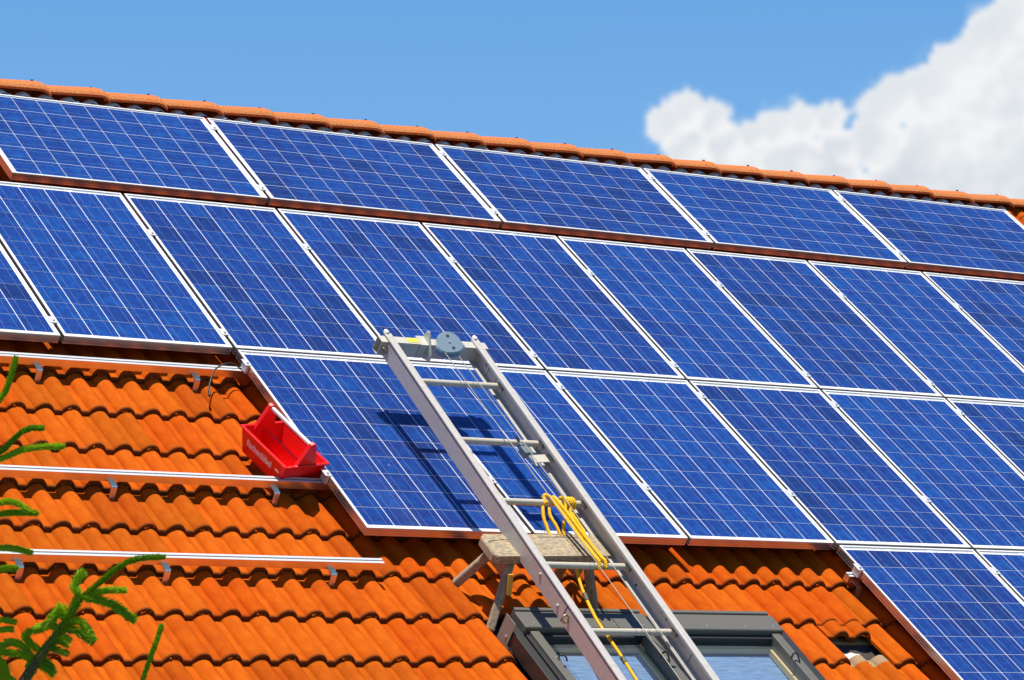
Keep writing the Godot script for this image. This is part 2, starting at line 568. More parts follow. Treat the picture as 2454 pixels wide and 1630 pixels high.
func tile_mesh(x0: float, x1: float, length: float, seed_: int) -> ArrayMesh:
	var rng := RandomNumberGenerator.new()
	rng.seed = seed_
	var st := st_new()
	var xs := []
	for crest in [-0.05, 0.1015, 0.253]:
		for o in [-0.0535, -0.0522, -0.049, -0.043, -0.034, -0.022, -0.009, 0.009, 0.022, 0.034, 0.043, 0.049, 0.0522, 0.0535]:
			if crest + o > x0 + 0.001 and crest + o < x1 - 0.001:
				xs.append(crest + o)
	xs.push_front(x0)
	xs.append(x1)
	# stations: [y, z offset, texture v]
	var rows := [[0.004, -0.034, 0.0], [0.0, -0.016, 0.045], [0.001, -0.008, 0.07], [0.006, -0.002, 0.09], [0.018, 0.0, 0.125], [0.16, 0.0, 0.45], [length, 0.0, 0.06 + 0.94 * length / 0.42]]
	var P := []
	for r in rows:
		var line := []
		for x in xs:
			var lift: float = 0.026 * (1.0 - r[0] / TG)
			line.append(Vector3(x, r[0], tile_z(x) + lift + r[1]))
		P.append(line)
	for j in rows.size() - 1:
		st.set_smooth_group(1 if j > 0 else 2)
		var hint := Vector3(0, -1, 0.15) if j < 2 else Vector3(0, -0.4, 1)
		for i in xs.size() - 1:
			var ua := Vector2(xs[i] / TW, rows[j][2])
			var ub := Vector2(xs[i + 1] / TW, rows[j][2])
			quad(st, P[j][i], P[j][i + 1], P[j + 1][i + 1], P[j + 1][i], hint, ua, ub, Vector2(ub.x, rows[j + 1][2]), Vector2(ua.x, rows[j + 1][2]))
	# side edges of the shell
	st.set_smooth_group(-1)
	for e in [0, xs.size() - 1]:
		for j in range(1, rows.size() - 1):
			var a: Vector3 = P[j][e]
			var b: Vector3 = P[j + 1][e]
			quad(st, a, b, b - Vector3(0, 0, 0.016), a - Vector3(0, 0, 0.016), Vector3(-1 if e == 0 else 1, 0, 0), Vector2(0.1, 0.3), Vector2(0.1, 0.5), Vector2(0.12, 0.5), Vector2(0.12, 0.3))
	# broken mortar and moss crumbs in the side lap under the joint crest
	if x1 > 0.25:
		for k in 5:
			var c := Vector3(0.253 + rng.randf_range(-0.026, 0.026), rng.randf_range(-0.004, 0.004), 0.037 + 0.026 - rng.randf_range(0.016, 0.032))
			var s := rng.randf_range(0.006, 0.013)
			var ring := []
			for q in 5:
				ring.append(c + Vector3(cos(TAU * q / 5.0) * s * rng.randf_range(0.6, 1.4), rng.randf_range(-0.003, 0.003), sin(TAU * q / 5.0) * s * 0.6))
			for q in 5:
				tri(st, c + Vector3(0, -s * 0.8, 0), ring[q], ring[(q + 1) % 5], Vector3(0, -1, 0.2), Vector2(0.3, 0.13), Vector2(0.34, 0.11), Vector2(0.36, 0.12))
	return fin(st)

func tile_row_v(k: int) -> float:
	return TV0 - TG * k

func build_house() -> void:
	var house := thing("tiled_house", "house with an orange clay tiled roof carrying rows of blue solar panels", "house", Transform3D(Basis(), Vector3(3.0, GROUND, 0.0)))
	var inv := house.transform.affine_inverse()
	# deck under the tiles, front slope and back slope
	var st := st_new()
	var apex := uvn(0, 3.17, -0.2)
	var eave := uvn(0, -4.75, -0.2)
	var X0 := -7.0
	var X1 := 12.0
	box(st, uvn(2.5, -0.79, -0.235), Vector3(19.0, 7.9, 0.05), RB)
	var back := Basis(Vector3(1, 0, 0), PI * 0.5 - PITCH)
	box(st, Vector3(2.5, apex.y - 2.4 - 0.05, apex.z - 3.15), Vector3(19.0, 7.9, 0.05), Basis(Vector3(-1, 0, 0), Vector3(0, sin(PITCH), cos(PITCH)), Vector3(0, cos(PITCH), -sin(PITCH))))
	var roof := mi("roof", fin(st), M.underlay, house, inv)
	var wall := st_new()
	box(wall, Vector3(2.5, (GROUND + eave.y) * 0.5, eave.z - 0.75), Vector3(18.4, eave.y - GROUND, 0.3))
	box(wall, Vector3(2.5, (GROUND + eave.y) * 0.5, 2.0 * apex.z - eave.z + 0.75), Vector3(18.4, eave.y - GROUND, 0.3))
	for x in [X0 + 0.45, X1 - 0.45]:
		wall.set_smooth_group(-1)
		var zf := eave.z - 0.9
		var zb := 2.0 * apex.z - zf
		for off in [-0.15, 0.15]:
			var pts := [Vector3(x + off, GROUND, zf), Vector3(x + off, eave.y, zf), Vector3(x + off, apex.y - 0.25, apex.z), Vector3(x + off, eave.y, zb), Vector3(x + off, GROUND, zb)]
			for i in range(1, 4):
				tri(wall, pts[0], pts[i], pts[i + 1], Vector3(off, 0, 0))
	mi("wall", fin(wall), M.wall, house, inv)
	# tiles
	var rng := RandomNumberGenerator.new()
	rng.seed = 77
	var full := []
	for k in 3:
		full.append(tile_mesh(0.0, TW + 0.006, 0.42, 100 + k))
	var short_tile := tile_mesh(0.0, TW + 0.006, 0.165, 200)
	var half_tile := tile_mesh(0.158, TW + 0.006, 0.42, 300)
	var covered: Array[Transform3D] = []
	for k in range(-9, 14):
		var v := tile_row_v(k)
		for c in range(-24, 30):
			var u := TU0 + TW * c
			if u < X0 or u > X1 - 0.3:
				continue
			var in_window := u > 0.40 and u < 2.1 and v < -2.3 and v > -3.6
			var half := in_window and absf(u - 1.986) < 0.02
			if in_window and not half:
				continue
			var mesh: ArrayMesh = short_tile if k == -9 else full[(k * 7 + c * 5 + 300) % 3]
			if half:
				mesh = half_tile
			var jig := Basis(Vector3(0, 0, 1), rng.randf_range(-0.006, 0.006)) * Basis(Vector3(1, 0, 0), rng.randf_range(-0.003, 0.003))
			var dv := rng.randf_range(-0.003, 0.003)
			if c == 8 and k == 7:      # one tile pushed up under the course above leaves a hole
				dv = 0.235
			var at := Transform3D(jig, Vector3(u, v + dv, TZ - (0.019 if k == -9 else 0.0) + rng.randf_range(0.0, 0.002)))
			var under := (v > 0.10 and k > -9 and u < 7.35) or (u > 0.30 and v > -1.6 and k > -9 and u < 7.35) or (u > 3.1 and v < -1.6)
			if k == 8 and c == 8:
				under = false
			if seen_by_camera(uvn(u + 0.15, v + 0.17, -0.14), 70.0) and not under:
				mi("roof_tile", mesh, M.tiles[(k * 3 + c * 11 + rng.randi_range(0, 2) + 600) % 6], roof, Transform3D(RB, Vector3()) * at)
			elif k != -9 or true:
				covered.append(at if k != -9 else Transform3D(Basis.from_scale(Vector3(1, 0.39, 1)), at.origin))
	var mm := MultiMesh.new()
	mm.transform_format = MultiMesh.TRANSFORM_3D
	mm.mesh = full[0]
	mm.instance_count = covered.size()
	for i in covered.size():
		mm.set_instance_transform(i, covered[i])
	var rest := MultiMeshInstance3D.new()
	rest.name = "covered_roof_tiles"
	rest.multimesh = mm
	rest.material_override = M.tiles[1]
	rest.transform = Transform3D(RB, Vector3())
	rest.set_meta("kind", "stuff")
	roof.add_child(rest)
	# membrane sheet and batten seen through the hole
	var hole_u := TU0 + TW * 8
	var sh := st_new()
	var prev := []
	for i in 7:
		var x := 0.03 + 0.28 * i / 6.0 * 0.62
		prev.append([Vector3(hole_u + x, tile_row_v(7) + 0.165 + 0.008 * sin(i * 2.1), -0.203 + 0.004 * sin(i * 1.7)), Vector3(hole_u + x + 0.02, tile_row_v(7) - 0.02, -0.200 + 0.004 * cos(i * 2.3))])
	for i in 6:
		quad(sh, prev[i][0], prev[i + 1][0], prev[i + 1][1], prev[i][1], Vector3(0, 0, 1))
	mi("membrane", fin(sh), M.membrane, roof, Transform3D(RB, Vector3()))
	mi("batten", box_mesh(Vector3(0.40, 0.05, 0.018), 0.003, Vector3(hole_u + 0.15, tile_row_v(7) + 0.27, -0.2025)), M.batten, roof, Transform3D(RB, Vector3()))
	# white ridge flashing dressed over the crests
	var fl := st_new()
	var px := []
	for i in 760:
		var u := -1.6 + 0.0126 * i
		var lx := fposmod(u - TU0, TW)
		var z := tile_z(lx)
		var crinkle := 0.0022 * sin(u * 420.0)
		px.append([Vector3(u, 3.040 + crinkle, TZ - 0.019 + z + 0.030 + crinkle), Vector3(u, 3.055, TZ - 0.019 + z + 0.033), Vector3(u, 3.10, TZ - 0.019 + z + 0.026)])
	for i in px.size() - 1:
		for j in 2:
			quad(fl, px[i][j], px[i + 1][j], px[i + 1][j + 1], px[i][j + 1], Vector3(0, -0.3, 1))
	mi("ridge_flashing", fin(fl), M.flash, roof, Transform3D(RB, Vector3()))
	# ridge caps
	var cap := ridge_mesh()
	var clip := box_mesh(Vector3(0.014, 0.010, 0.018), 0.003)
	var top := uvn(0, 3.15, -0.125)
	for i in range(-6, 22):
		var x := 0.075 + 0.3965 * i
		var o := mi("ridge_tile", cap, M.ridge, roof, Transform3D(Basis(Vector3(0, 0, 1), rng.randf_range(-0.008, 0.008)) * Basis(Vector3(1, 0, 0), rng.randf_range(-0.03, 0.03)) * Basis(Vector3(0, 1, 0), rng.randf_range(-0.008, 0.008)), Vector3(x, top.y + 0.046 + rng.randf_range(-0.002, 0.002), top.z)))
		mi("ridge_clip", clip, M.black, roof, Transform3D(Basis(), o.position + Vector3(0.345, 0.000, 0.0)))
	build_window(house, inv, 0.53, "zinc")
	build_window(house, inv, 1.36, "")

func ridge_mesh() -> ArrayMesh:
	# axis along x, crown at y = 0; each cap widens to its rounded nose, which laps over the next cap
	var st := st_new()
	var stations := [[0.0, 0.84, -0.021], [0.18, 0.90, -0.012], [0.33, 0.955, -0.004], [0.365, 0.97, -0.003], [0.39, 0.965, -0.007], [0.41, 0.95, -0.016], [0.425, 0.93, -0.027], [0.432, 0.915, -0.036]]
	var n := 16
	var P := []
	for s in stations:
		var line := []
		for k in n + 1:
			var t := lerpf(-1.0, 1.0, float(k) / n)
			var a := t * 1.22
			line.append(Vector3(s[0], s[2] - 0.080 * s[1] * (1.0 - cos(a)) - 0.010 * absf(t) * absf(t) * absf(t), 0.112 * s[1] * sin(a)))
		P.append(line)
	st.set_smooth_group(1)
	for j in stations.size() - 1:
		for k in n:
			quad(st, P[j][k], P[j][k + 1], P[j + 1][k + 1], P[j + 1][k], Vector3(0.2, 1, 0) + Vector3(0, 0, P[j][k].z * 12.0), Vector2(stations[j][0] * 2.0, float(k) / n), Vector2(stations[j][0] * 2.0, float(k + 1) / n), Vector2(stations[j + 1][0] * 2.0, float(k + 1) / n), Vector2(stations[j + 1][0] * 2.0, float(k) / n))
	st.set_smooth_group(-1)
	var inn := Vector3(0, -0.013, 0)
	for j in stations.size() - 1:      # lower rims
		for k in [0, n]:
			var sgn := -1.0 if k == 0 else 1.0
			quad(st, P[j][k], P[j + 1][k], P[j + 1][k] + inn - Vector3(0, 0, 0.008 * sgn), P[j][k] + inn - Vector3(0, 0, 0.008 * sgn), Vector3(0, -0.3, sgn), Vector2(0.1, 0.05), Vector2(0.9, 0.05), Vector2(0.9, 0.1), Vector2(0.1, 0.1))
	var e: Array = P[stations.size() - 1]
	for k in n:
		quad(st, e[k], e[k + 1], e[k + 1] * Vector3(1, 1, 0.84) + inn, e[k] * Vector3(1, 1, 0.84) + inn, Vector3(1, 0, 0), Vector2(0.1, 0.2), Vector2(0.15, 0.2), Vector2(0.15, 0.3), Vector2(0.1, 0.3))
	return fin(st)

func build_window(house: Node3D, inv: Transform3D, u0: float, bracket: String) -> void:
	# u0: edge of the head cover; 0.785 wide; runs down the slope out of view
	var w := Node3D.new()
	w.name = "roof_window"
	house.add_child(w, true)
	w.transform = inv * RT(u0, -2.325, -0.02)
	# local: x along the ridge, y up the slope, z out of the roof
	var W := 0.785
	var L := 1.18
	var st := st_new()
	box(st, Vector3(W * 0.5, -0.066, -0.035), Vector3(W, 0.132, 0.07), Basis(), 0.005)
	mi("head_cover", fin(st), M.window_metal, w)
	st = st_new()
	box(st, Vector3(W * 0.5 - 0.006, 0.014, -0.020), Vector3(W - 0.025, 0.024, 0.052), Basis(), 0.003)
	mi("top_lip", fin(st), M.window_metal, w)
	for s in [0.0, 1.0]:
		var sg := 1.0 if s == 0.0 else -1.0
		var x := 0.0 if s == 0.0 else W
		st = st_new()
		box(st, Vector3(x - sg * 0.028, -L * 0.5 - 0.01, -0.085), Vector3(0.05, L, 0.09), Basis(), 0.004)
		mi("flashing", fin(st), M.window_dark, w)
		st = st_new()
		box(st, Vector3(x + sg * 0.012, -L * 0.5 - 0.15, -0.06), Vector3(0.024, L, 0.06), Basis(), 0.003)
		mi("gasket", fin(st), M.gasket, w)
		st = st_new()
		box(st, Vector3(x + sg * 0.052, -L * 0.5 - 0.1345, -0.048), Vector3(0.054, L, 0.062), Basis(), 0.004)
		mi("sash_cover", fin(st), M.window_metal, w)
		var sm := box_mesh(Vector3(0.01, 0.01, 0.006), 0.002)
		for y in [-0.35, -0.62, -0.95]:
			mi("screw", sm, M.steel, w, Transform3D(Basis(), Vector3(x + sg * 0.06, y, -0.016)))
	var sc := box_mesh(Vector3(0.009, 0.009, 0.005), 0.002)
	for x in [0.06, 0.30, 0.55, 0.73]:
		mi("screw", sc, M.steel, w, Transform3D(Basis(), Vector3(x, -0.10, 0.001)))
	mi("gasket", box_mesh(Vector3(W - 0.16, 0.03, 0.05), 0.003, Vector3(W * 0.5, -0.148, -0.058)), M.gasket, w)
	# wooden sash showing through the pane, reveal and pleated blue blind
	var ws := st_new()
	box(ws, Vector3(W * 0.5, -0.178, -0.095), Vector3(W - 0.16, 0.022, 0.03))
	for s in [-1.0, 1.0]:
		box(ws, Vector3(W * 0.5 + s * (W * 0.5 - 0.088), -L * 0.5 - 0.17, -0.095), Vector3(0.016, L, 0.029))
	mi("wooden_sash", fin(ws), M.pine, w)
	var pn := st_new()
	quad(pn, Vector3(0.075, -0.16, -0.066), Vector3(W - 0.075, -0.16, -0.066), Vector3(W - 0.075, -L - 0.1, -0.066), Vector3(0.075, -L - 0.1, -0.066), Vector3(0, 0, 1))
	mi("pane", fin(pn), M.pane, w)
	var bl := st_new()
	bl.set_smooth_group(1)
	var rows := 90
	for j in rows:
		for i in 6:
			var pts := []
			for q in [[i, j], [i + 1, j], [i + 1, j + 1], [i, j + 1]]:
				var x: float = 0.095 + (W - 0.19) * q[0] / 6.0
				var y: float = -0.20 - (L - 0.1) * q[1] / rows
				pts.append(Vector3(x, y, -0.115 + 0.0016 * sin(q[1] * 2.2 + 0.5 * sin(q[0] * 1.3))))
			quad(bl, pts[0], pts[1], pts[2], pts[3], Vector3(0, 0, 1), Vector2(i / 6.0, j / 45.0), Vector2((i + 1) / 6.0, j / 45.0), Vector2((i + 1) / 6.0, (j + 1) / 45.0), Vector2(i / 6.0, (j + 1) / 45.0))
	mi("blind", fin(bl), M.blind, w)
	mi("sash_hook", tube_mesh(smooth([Vector3(W - 0.10, -0.36, -0.012), Vector3(W - 0.095, -0.35, 0.012), Vector3(W - 0.07, -0.35, 0.014), Vector3(W - 0.062, -0.385, -0.012)]), 0.005, 6), M.black, w)
	mi("sash_hook", tube_mesh(smooth([Vector3(0.062, -0.37, -0.015), Vector3(0.068, -0.36, 0.004), Vector3(0.09, -0.375, 0.006), Vector3(0.10, -0.39, -0.012)]), 0.004, 6), M.black, w)
	if bracket != "":
		mi("zinc_plate", box_mesh(Vector3(0.003, 0.095, 0.145), 0.0, Vector3(-0.058, -0.07, -0.07)), M.plate, w)
		mi("screw", box_mesh(Vector3(0.006, 0.014, 0.014), 0.003, Vector3(-0.0605, -0.085, -0.09)), M.steel, w)
		mi("apron_strip", box_mesh(Vector3(0.07, 0.012, 0.02), 0.002, Vector3(-0.07, -0.125, -0.148)), M.flash, w)

# ---------------------------------------------------------------- solar panels
const ORD := ["first", "second", "third", "fourth", "fifth", "sixth", "seventh", "eighth"]
var cell_meshes := []
var panel_meshes := {}

func panel_parts() -> void:
	for k in 10:
		var st := st_new()
		var o := Vector2(fmod(k * 0.37, 1.0), fmod(k * 0.61, 1.0))
		var w := 0.1531
		var h := 0.1546
		quad(st, Vector3(0, 0, 0), Vector3(w, 0, 0), Vector3(w, h, 0), Vector3(0, h, 0), Vector3(0, 0, 1), o, o + Vector2(0.30, 0), o + Vector2(0.30, 0.30), o + Vector2(0, 0.30))
		cell_meshes.append(fin(st))
	var fr := st_new()
	var fs := st_new()
	var lip := 0.0115
	# hollow rails of the frame: top lip, outer side with two shallow ribs, bottom flange
	for s in [0, 1]:
		var x := 0.0 if s == 0 else PW
		var sg := 1.0 if s == 0 else -1.0
		box(fr, Vector3(x + sg * lip * 0.5, PH * 0.5, -0.0025), Vector3(lip, PH, 0.005), Basis(), 0.0008)
		box(fs, Vector3(x + sg * 0.0019, PH * 0.5, -0.0265), Vector3(0.0022, PH - 0.002, PD - 0.007), Basis())
		for z in [-0.014, -0.029, -0.0455]:
			box(fs, Vector3(x + sg * 0.0012, PH * 0.5, z), Vector3(0.0024, PH - 0.001, 0.005), Basis(), 0.0006)
		box(fs, Vector3(x + sg * 0.0165, PH * 0.5, -PD + 0.001), Vector3(0.030, PH - 0.004, 0.002), Basis())
		var y := 0.0 if s == 0 else PH
		box(fr, Vector3(PW * 0.5, y + sg * lip * 0.5, -0.0026), Vector3(PW - 2 * lip - 0.0005, lip, 0.005), Basis(), 0.0008)
		box(fs, Vector3(PW * 0.5, y + sg * 0.0019, -0.0265), Vector3(PW - 0.002, 0.0022, PD - 0.007), Basis())
		for z in [-0.014, -0.029, -0.0455]:
			box(fs, Vector3(PW * 0.5, y + sg * 0.0012, z), Vector3(PW - 0.001, 0.0024, 0.005), Basis(), 0.0006)
		box(fs, Vector3(PW * 0.5, y + sg * 0.0165, -PD + 0.0012), Vector3(PW - 0.065, 0.030, 0.002), Basis())
	panel_meshes.frame = fin(fr)
	panel_meshes.side = fin(fs)
	var b := st_new()
	box(b, Vector3(PW * 0.5, PH * 0.5, -0.0082), Vector3(PW - 0.006, PH - 0.006, 0.003))
	panel_meshes.back = fin(b)
	var g := st_new()
	quad(g, Vector3(0.009, 0.009, -0.0030), Vector3(PW - 0.009, 0.009, -0.0030), Vector3(PW - 0.009, PH - 0.009, -0.0030), Vector3(0.009, PH - 0.009, -0.0030), Vector3(0, 0, 1))
	panel_meshes.glass = fin(g)
	panel_meshes.busbar = box_mesh(Vector3(0.0012, PH - 0.052, 0.0006))
	panel_meshes.ribbon = box_mesh(Vector3(0.27, 0.0045, 0.0006))

func solar_panel(label: String, group: String, xf: Transform3D, rng: RandomNumberGenerator) -> Node3D:
	var bias := rng.randi_range(0, 3)
	var t := thing("solar_panel", label, "solar panel", xf, group)
	mi("frame", panel_meshes.frame, M.frame, t)
	mi("frame_side", panel_meshes.side, M.frame_side, t)
	mi("backsheet", panel_meshes.back, M.backsheet, t)
	var px := (PW - 0.044 - 0.1531) / 5.0
	var py := (PH - 0.070 - 0.1546) / 9.0
	for i in 6:
		for j in 10:
			var tone: int = [[0, 0, 5, 5, 1, 3, 2], [1, 1, 0, 2, 4, 2, 1], [0, 5, 3, 3, 0, 1, 5], [0, 1, 2, 0, 1, 4, 5]][bias][rng.randi_range(0, 6)]
			mi("cell", cell_meshes[rng.randi_range(0, 9)], M.cells[tone], t, Transform3D(Basis(), Vector3(0.022 + px * i, 0.035 + py * j, -0.0056)))
		for s in [0.25, 0.75]:
			mi("busbar", panel_meshes.busbar, M.busbar, t, Transform3D(Basis(), Vector3(0.022 + px * i + 0.1531 * s, PH * 0.5, -0.0049)))
	for y in [0.0205, PH - 0.0205]:
		for k in 3:
			mi("ribbon", panel_meshes.ribbon, M.ribbon, t, Transform3D(Basis(), Vector3(0.022 + px * (2 * k) + 0.155, y, -0.0060)))
	mi("glass", panel_meshes.glass, M.glass, t)
	return t

var clamp_plate: ArrayMesh
var clamp_bolt: ArrayMesh

func clamp_at(u: float, v: float, n: float, turn := 0.0, end := false) -> void:
	var t := thing("panel_clamp", "silver end clamp bolted beside the edge of a solar panel frame" if end else "small silver clamp holding two neighbouring solar panel frames down", "clamp", RT(u, v, n) * Transform3D(Basis(Vector3(0, 0, 1), turn), Vector3()), "end clamps" if end else "clamps in the joints between the panels")
	mi("plate", clamp_plate, M.clamp, t)
	mi("bolt", clamp_bolt, M.bolt, t)

func build_panels() -> void:
	panel_parts()
	var st := st_new()
	box(st, Vector3(0, 0, 0.003), Vector3(0.040, 0.062, 0.0035), Basis(), 0.001)
	box(st, Vector3(0, 0, -0.024), Vector3(0.012, 0.060, 0.05))
	clamp_plate = fin(st)
	clamp_bolt = tube_mesh([Vector3(0, -0.012, 0.004), Vector3(0, -0.012, 0.009)], 0.0065, 6)
	var rng := RandomNumberGenerator.new()
	rng.seed = 9
	# row under the ridge: panels on their side
	for k in 5:
		var u := -0.649 + (PH + 0.0224) * k
		solar_panel(ORD[k] + " solar panel, lying on its long side, under the ridge counted from the spruce end", "landscape solar panels under the ridge", RT(u + PH, 1.770, 0.0) * Transform3D(Basis(Vector3(0, 0, 1), PI * 0.5), Vector3()), rng)
		if k > 0:
			for v in [1.770 + 0.12, 1.770 + 0.86]:
				clamp_at(u - 0.0112, v, 0.0)
	for j in range(-2, 8):
		var above: String = ORD[j] + " blue panel of the upright row below the ridge row, counted from above the toolbox"
		if j == -2:
			above = "blue panel above the bare tiles at the spruce end of the upper upright row"
		elif j == -1:
			above = "blue panel above the upper bare rail, next to the one over the toolbox panel"
		solar_panel(above, "upright solar panels of the long middle row", RT(PU * j, 0, 0), rng)
		if j > -2:
			for v in [0.15, 1.20]:
				clamp_at(PU * j - 0.0112, v, 0)
	for j in range(0, 6):
		var label: String = ORD[j] + " blue panel of the row above the trestle, counted from the red toolbox"
		if j == 1:
			label = "blue panel behind the ladder and the yellow rope, in the row above the trestle"
		if j == 0:
			label = "upright blue solar panel beside the red toolbox with the ladder's shadow across it"
		solar_panel(label, "upright solar panels of the row above the trestle", RT(PU * j, -GAP - PH, 0), rng)
		if j > 0:
			for v in [-0.185, -1.19]:
				clamp_at(PU * j - 0.0112, v, 0)
	for j in range(3, 6):
		solar_panel(ORD[j - 3] + " blue panel of the lowest row, counted from the hole in the tiles", "upright solar panels of the lowest row", RT(PU * j, -2 * GAP - 2 * PH, 0), rng)
		if j > 3:
			for v in [-1.90, -2.9]:
				clamp_at(PU * j - 0.0112, v, 0)
	for q in [[0.0, -0.155], [0.0, -1.19], [3.03, -1.90]]:
		clamp_at(q[0] - 0.008, q[1], 0.0, 0.0, true)

# ---------------------------------------------------------------- rails
func rail(u0: float, u1: float, v: float, label: String, hooks: Array) -> void:
	var t := thing("mounting_rail", label, "rail", RT(u0, v + 0.015, -0.0575), "aluminium mounting rails")
	var st := st_new()
	var L := u1 - u0
	var a := 0.0205
	var prof := [Vector2(-a, 0), Vector2(-0.0045, 0), Vector2(-0.0045, -0.006), Vector2(-0.010, -0.006), Vector2(-0.010, -0.016), Vector2(0.010, -0.016), Vector2(0.010, -0.006), Vector2(0.0045, -0.006), Vector2(0.0045, 0), Vector2(a, 0), Vector2(a, -0.042), Vector2(-a, -0.042)]
	extrude(st, prof, 0.0, L)
	mi("profile", fin(st), M.rail, t)
	for sg in [-1.0, 1.0]:
		mi("top_flange", box_mesh(Vector3(L, 0.0156, 0.0012), 0.0, Vector3(L * 0.5, sg * 0.0127, 0.0006)), M.rail_top, t)
	for h in hooks:
		# bent strip: lies on the lower tile, rises in front of the butt and carries the rail
		var hk := thing("roof_hook", "flat stainless roof hook rising from the tile valley to the rail above", "hook", RT(h, v + 0.010, -0.007), "roof hooks under the rails")
		var line := [Vector2(0.10, -0.176), Vector2(-0.050, -0.176), Vector2(-0.060, -0.172), Vector2(-0.050, -0.103), Vector2(-0.044, -0.0960), Vector2(0.014, -0.0925)]
		var s2 := st_new()
		s2.set_smooth_group(-1)
		for i in line.size() - 1:
			var p: Vector2 = line[i]
			var q: Vector2 = line[i + 1]
			var d := (q - p).normalized()
			var o := Vector2(d.y, -d.x) * 0.0025
			var w := 0.0165
			var c := [Vector3(-w, p.x + o.x, p.y + o.y), Vector3(w, p.x + o.x, p.y + o.y), Vector3(w, q.x + o.x, q.y + o.y), Vector3(-w, q.x + o.x, q.y + o.y)]
			var e := [Vector3(-w, p.x - o.x, p.y - o.y), Vector3(w, p.x - o.x, p.y - o.y), Vector3(w, q.x - o.x, q.y - o.y), Vector3(-w, q.x - o.x, q.y - o.y)]
			quad(s2, c[0], c[1], c[2], c[3], Vector3(0, o.x, o.y))
			quad(s2, e[0], e[1], e[2], e[3], Vector3(0, -o.x, -o.y))
			quad(s2, c[0], c[3], e[3], e[0], Vector3(-1, 0, 0))
			quad(s2, c[1], c[2], e[2], e[1], Vector3(1, 0, 0))
		mi("strip", fin(s2), M.steel, hk)

func build_rails() -> void:
	rail(-3.6, 6.0, -0.140, "aluminium mounting rail running out from the solar panels nearest to the ridge", [-3.0, -2.09, -1.185, -0.275])
	rail(-3.6, 6.0, -1.190, "aluminium mounting rail that the red toolbox leans on", [-3.0, -2.09, -1.185, -0.275])
	rail(-3.6, 0.012, -1.886, "aluminium mounting rail with a free cut end above the bare tiles", [-2.7, -1.94, -1.185, -0.275])
	rail(2.985, 6.0, -1.90, "stub of mounting rail sticking out beside the lowest solar panels", [3.055])
	var t := thing("loose_cable", "short black cable end hanging over the tiles from the rail clamp", "cable", RT(0, 0, 0))
	mi("sleeve", tube_mesh(smooth([Vector3(-0.03, -0.165, -0.035), Vector3(-0.10, -0.15, -0.01), Vector3(-0.20, -0.19, -0.03), Vector3(-0.262, -0.285, -0.075), Vector3(-0.285, -0.345, -0.085)]), 0.0045, 7), M.black, t)
	mi("plug", tube_mesh([Vector3(-0.277, -0.325, -0.083), Vector3(-0.290, -0.365, -0.088)], 0.0075, 7), M.black, t)

